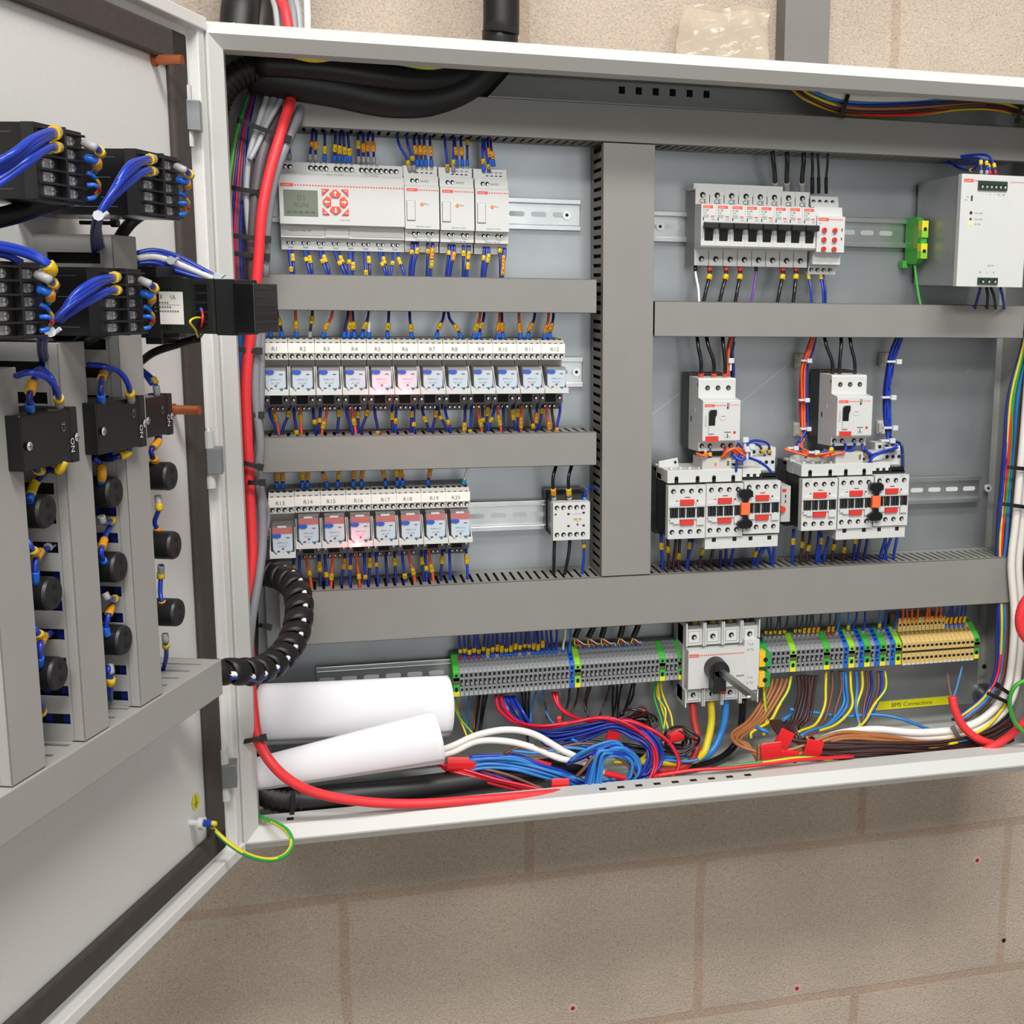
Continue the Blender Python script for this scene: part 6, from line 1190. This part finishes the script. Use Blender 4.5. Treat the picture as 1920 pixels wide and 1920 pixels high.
dl('running up to the lower right meter', 'blue wires on the lower right meter', [([(100+k*4, 600, 96), (140, 566-k*7, 104), (175, 541-k*7, 108), (200, 526-k*3, 106), (220, 520-k, 99)], 2.1, BLUE, {'marks': [Z5(.9)], 'fer': GREYF, 'flen': 5}) for k in range(3)]
   + [([(110+k*4, 602, 94), (150, 576-k*7, 102), (185, 557-k*7, 106), (206, 546-k*2, 106), (222, 544, 99)], 2.1, BLUE, {'marks': [Z5(.9)], 'fer': GREYF, 'flen': 5}) for k in range(2)])
dl('arching over the lower left meter', 'blue wires over the lower left meter', [([(-30, 455+k*6, 90), (20, 462+k*7, 96), (60, 474+k*7, 102), (88, 492+k*4, 108), (96, 508, 108), (78, 514, 100)], 2.3, BLUE, {'marks': [Z5(.82, MARK, 9)], 'fer': GREYF, 'flen': 9}) for k in range(2)] + [([(-30, 474, 88), (10, 478, 92), (40, 492, 96)], 2.2, BLUE)])
for nm, (x, y) in (('upper left', (155, 264)), ('upper right', (327, 309)), ('lower left', (67, 511)), ('lower right', (261, 522))):
    s_ = 1.16 if 'left' in nm else 1
    dl(f'at the right side of the {nm} meter', f'terminal wires of the {nm} meter', [([(x+4, y+4*s_, 100), (x+14*s_, y+8*s_, 106), (x+25*s_, y+14*s_, 108), (x+30*s_, y+24*s_, 100), (x+22*s_, y+34*s_, 96)], 2.1, BLUE, {'marks': [Z5(.55, MARK, 9)], 'fer0': GREYF, 'flen': 10}), ([(x+6, y+28*s_, 99), (x+16*s_, y+30*s_, 103), (x+24*s_, y+36*s_, 104), (x+20*s_, y+50*s_, 98)], 1.9, SKY, {'marks': [Z5(.5, MARKO, 7)], 'fer0': FERB, 'flen': 8}),
        ([(x+8, y+52*s_, 98), (x+16*s_, y+56*s_, 100), (x+27*s_, y+70*s_, 100), (x+25*s_, y+82*s_, 96)], 1, YEL, {'fer0': FERB, 'flen': 7}), ([(x+8, y+72*s_, 98), (x+20*s_, y+72*s_, 102), (x+28*s_, y+80*s_, 100), (x+20*s_, y+86*s_, 96)], 1, REDW, {'fer0': FERB, 'flen': 7}), ([(x+8, y+94*s_, 98), (x+18*s_, y+92*s_, 100), (x+26*s_, y+84*s_, 96)], 1, GRN, {'fer0': FERB, 'flen': 7})])
dl('bridging to the long controller', 'wires bridging to the long controller', [([(256, 475+k*5, 40), (290, 470+k*6, 50), (330, 480+k*7, 62), (370, 500+k*5, 76), (405, 520+k*2, 90)], 3.2 if k == 2 else 2.3, (BLUE, BLUE, WHTW, BLUE, BLUE)[k]) for k in (0, 1, 2, 3, 4)])
dl('curling beside the long controller', 'thin wires beside the long controller', [([(376, 575, 92), (380, 592, 96), (378, 610, 94), (372, 632, 80)], .9, REDW, {'fer0': FERB, 'flen': 5}), ([(384, 597, 92), (366, 596, 94), (356, 604, 94), (366, 618, 92), (371, 632, 82)], .9, YEL, {'fer0': FERB, 'flen': 5}), ([(386, 612, 92), (384, 620, 94), (376, 632, 84)], .9, GRN, {'fer0': FERB, 'flen': 5})])
for pts, r_, lb in (([(262, 680, 20), (290, 660, 40), (335, 645, 60), (370, 635, 80)], 3.2, 'black sheathed cable rising to the long controller'), ([(-20, 412, 40), (30, 398, 50), (80, 382, 56), (120, 375, 60)], 6, 'black sheathed cable under the upper left meter'), ([(212, 475, 30), (225, 445, 40), (245, 418, 50), (268, 400, 56)], 4.5, 'black sheathed cable rising behind the tallest door trunking'), ([(128, 660, 20), (155, 640, 40), (190, 622, 50), (215, 612, 56)], 5, 'black sheathed cable under the lower right meter')):
    wire(pts, r_, SLEEVE, lb, 'black sheathed cables on the door', name='cable', cat='cable', door=True, n=10)
wire([(-20, 424, 36), (30, 412, 46), (80, 396, 52), (118, 384, 56)], 3, NAVY, 'dark blue wire under the black cable of the upper left meter', door=True)
for x, lab in ((78, 'beside the lower left meter'), (84, 'further right beside the lower left meter')): wire([(x, 628, 80), (x-2, 655, 60), (x+6, 690, 40)], 2.4, NAVY, 'dark blue wire hanging '+lab, door=True)
sw = [([(30, 705, 70), (55, 700, 80), (85, 708, 84), (105, 730, 82), (112, 760, 74)], 2, BLUE, {'marks': [Z5(.85, MARK, 6)], 'fer': LGRW, 'flen': 8}), ([(60, 700, 60), (80, 694, 72), (100, 715, 80), (108, 755, 74)], 2, BLUE), ([(72, 700, 60), (62, 715, 68), (56, 740, 72), (57, 770, 68)], 2, NAVY, {'marks': [Z5(.55, MARKO, 13)], 'fer': FERB, 'flen': 9}),
      ([(165, 684, 60), (195, 685, 74), (225, 698, 80), (240, 722, 80), (246, 752, 72)], 2, BLUE, {'marks': [Z5(.83, MARK, 5)], 'fer': LGRW, 'flen': 9}), ([(210, 695, 50), (192, 700, 62), (188, 725, 70), (190, 755, 68)], 2, NAVY, {'marks': [Z5(.55, MARKO, 13)], 'fer': FERB, 'flen': 8}),
      ([(262, 690, 20), (278, 700, 34), (288, 718, 42), (296, 746, 42)], 1.9, BLUE, {'marks': [Z5(.68, MARK, 5)], 'fer': LGRW, 'flen': 10}), ([(258, 690, 22), (272, 702, 34), (284, 720, 42)], 1.9, BLUE)]
sw += [([(118, 850, 66), (118, 864, 68), (108, 882, 66), (90, 880, 56), (78, 892, 50), (62, 905, 50), (54, 940, 52)], 2, NAVY, {'marks': [Z5(.2, MARK, 8), Z5(.75, MARK, 16)], 'fer': FERB, 'flen': 10}), ([(56, 852, 60), (60, 868, 62), (72, 884, 58), (90, 876, 50)], 2, NAVY, {'marks': [Z5(.45, MARK, 8)], 'fer0': LGRW, 'flen': 7}),
       ([(245, 832, 66), (238, 850, 66), (222, 856, 60), (200, 862, 52)], 2, NAVY, {'marks': [Z5(.4, MARK, 9)]}), ([(176, 858, 50), (186, 872, 54), (192, 888, 54), (190, 910, 50)], 2, BLUE, {'marks': [Z5(.5, MARKO, 12)], 'fer': FERB, 'flen': 8}),
       ([(296, 810, 44), (295, 826, 46), (283, 846, 46), (290, 864, 46), (297, 884, 44)], 2, NAVY, {'marks': [Z5(.3, MARKO, 13), Z5(.72, MARKO, 8)], 'fer': FERB, 'flen': 7, 'fer0': FERB})]
dl('linking the switch blocks on the door', 'wires linking the switch blocks', sw)
ln2 = []
for (xa, ya), (xb_, yb) in (((296, 930), (303, 1016)), ((302, 1060), (310, 1142))):
    ln2.append(([(xa, ya, 46), (xa+1, ya+24, 46), (xa-5, ya+50, 44), (xa+3, ya+68, 46), (xb_, yb, 44)], 1.9, BLUE, {'marks': [Z5(.22, MARK, 5), Z5(.78, MARKO, 8)], 'fer': FERB, 'fer0': GREYF, 'flen': 8}))
ln2.append(([(309, 1188, 46), (310, 1206, 46), (309, 1232, 40), (304, 1262, 24)], 1.9, BLUE, {'marks': [Z5(.2, MARK, 5)], 'fer0': GREYF}))
for (xa, ya), yb in (((190, 968), 1060), ((196, 1112), 1196)):
    ln2.append(([(xa, ya, 50), (xa+8, ya+13, 52), (xa+26, ya+9, 44), (xa+44, ya+12, 30)], 1.9, BLUE, {'marks': [Z5(.3, MARK, 5)], 'fer0': GREYF, 'flen': 5})); ln2.append(([(xa+40, ya+14, 32), (xa+18, ya+18, 44), (xa+5, ya+40, 50), (xa+4, ya+66, 52), (xa+6, yb-3, 50)], 1.9, BLUE, {'marks': [Z5(.72, MARKO, 12)], 'fer': FERB, 'flen': 7}))
ln2.append(([(206, 1248, 50), (208, 1262, 50), (209, 1300, 44), (208, 1320, 20)], 2, BLUE, {'marks': [Z5(.16, MARK, 6)], 'fer0': GREYF})); ln2.append(([(203, 1250, 50), (204, 1262, 50), (204, 1300, 44), (204, 1320, 20)], 2, BLUE))
for (xa, ya), yb in (((58, 1010), 1098), ((66, 1168), 1252)):
    ln2.append(([(xa-6, ya, 50), (xa+6, ya+22, 52), (xa+24, ya+22, 44), (xa+44, ya+8, 30)], 2, BLUE, {'marks': [Z5(.15, MARK, 6)]})); ln2.append(([(xa+36, ya+16, 36), (xa+14, ya+28, 48), (xa+8, ya+50, 52), (xa+8, yb-3, 50)], 2, BLUE, {'marks': [Z5(.6, MARKO, 14)], 'fer': FERB, 'flen': 9}))
ln2.append(([(76, 1318, 50), (78, 1330, 46), (77, 1345, 30)], 2, NAVY, {'marks': [Z5(.5, MARK, 8)]}))
dl('beside the round lamp bodies', 'wires linking the round lamp bodies', ln2)
for i, (x, y, o_) in enumerate(((230, 981, 34), (232, 1124, 34), (90, 1026, 34), (116, 1175, 34), (184, 404, 102), (94, 622, 96), (320, 488, 60), (408, 518, 92))):
    p = DW(x, y, o_); b = MB(); v = (CAM-p).normalized(); p = p+v*(8 if i < 4 else 1); s_ = 3.2 if i < 4 else 3.4
    b.cyl(p-v*3, p+v*3, s_, TIEW, 8); b.cyl(p+Vector((2, 0, -1)), p+Vector((6, -1, 2)), 1.5, TIEW, 6)
    b.build('cable_tie', label='clear cable tie knot '+('beside the middle lamp column, upper', 'beside the middle lamp column, lower', 'beside the left lamp column, upper', 'beside the left lamp column, lower', 'below the upper right meter', 'at the corner of the lower left meter', 'on the blue and white wires', 'on top of the long controller')[i], cat='cable tie', group='clear tie knots on the door', bevel=.5)
for i, (x, y) in enumerate(((200, 418), (132, 631))):
    p = DW(x, y, 30); b = MB(); b.cyl(p-DN*20-DIN*2, p+DN*4, 1.6, SLEEVE, 8); b.cyl(p+DN*4, p+DN*9, 3.2, SLEEVE, 12); b.build('fixing_pin', label=('black pin standing below the upper right meter', 'black pin standing below the lower right meter')[i], cat='pin')
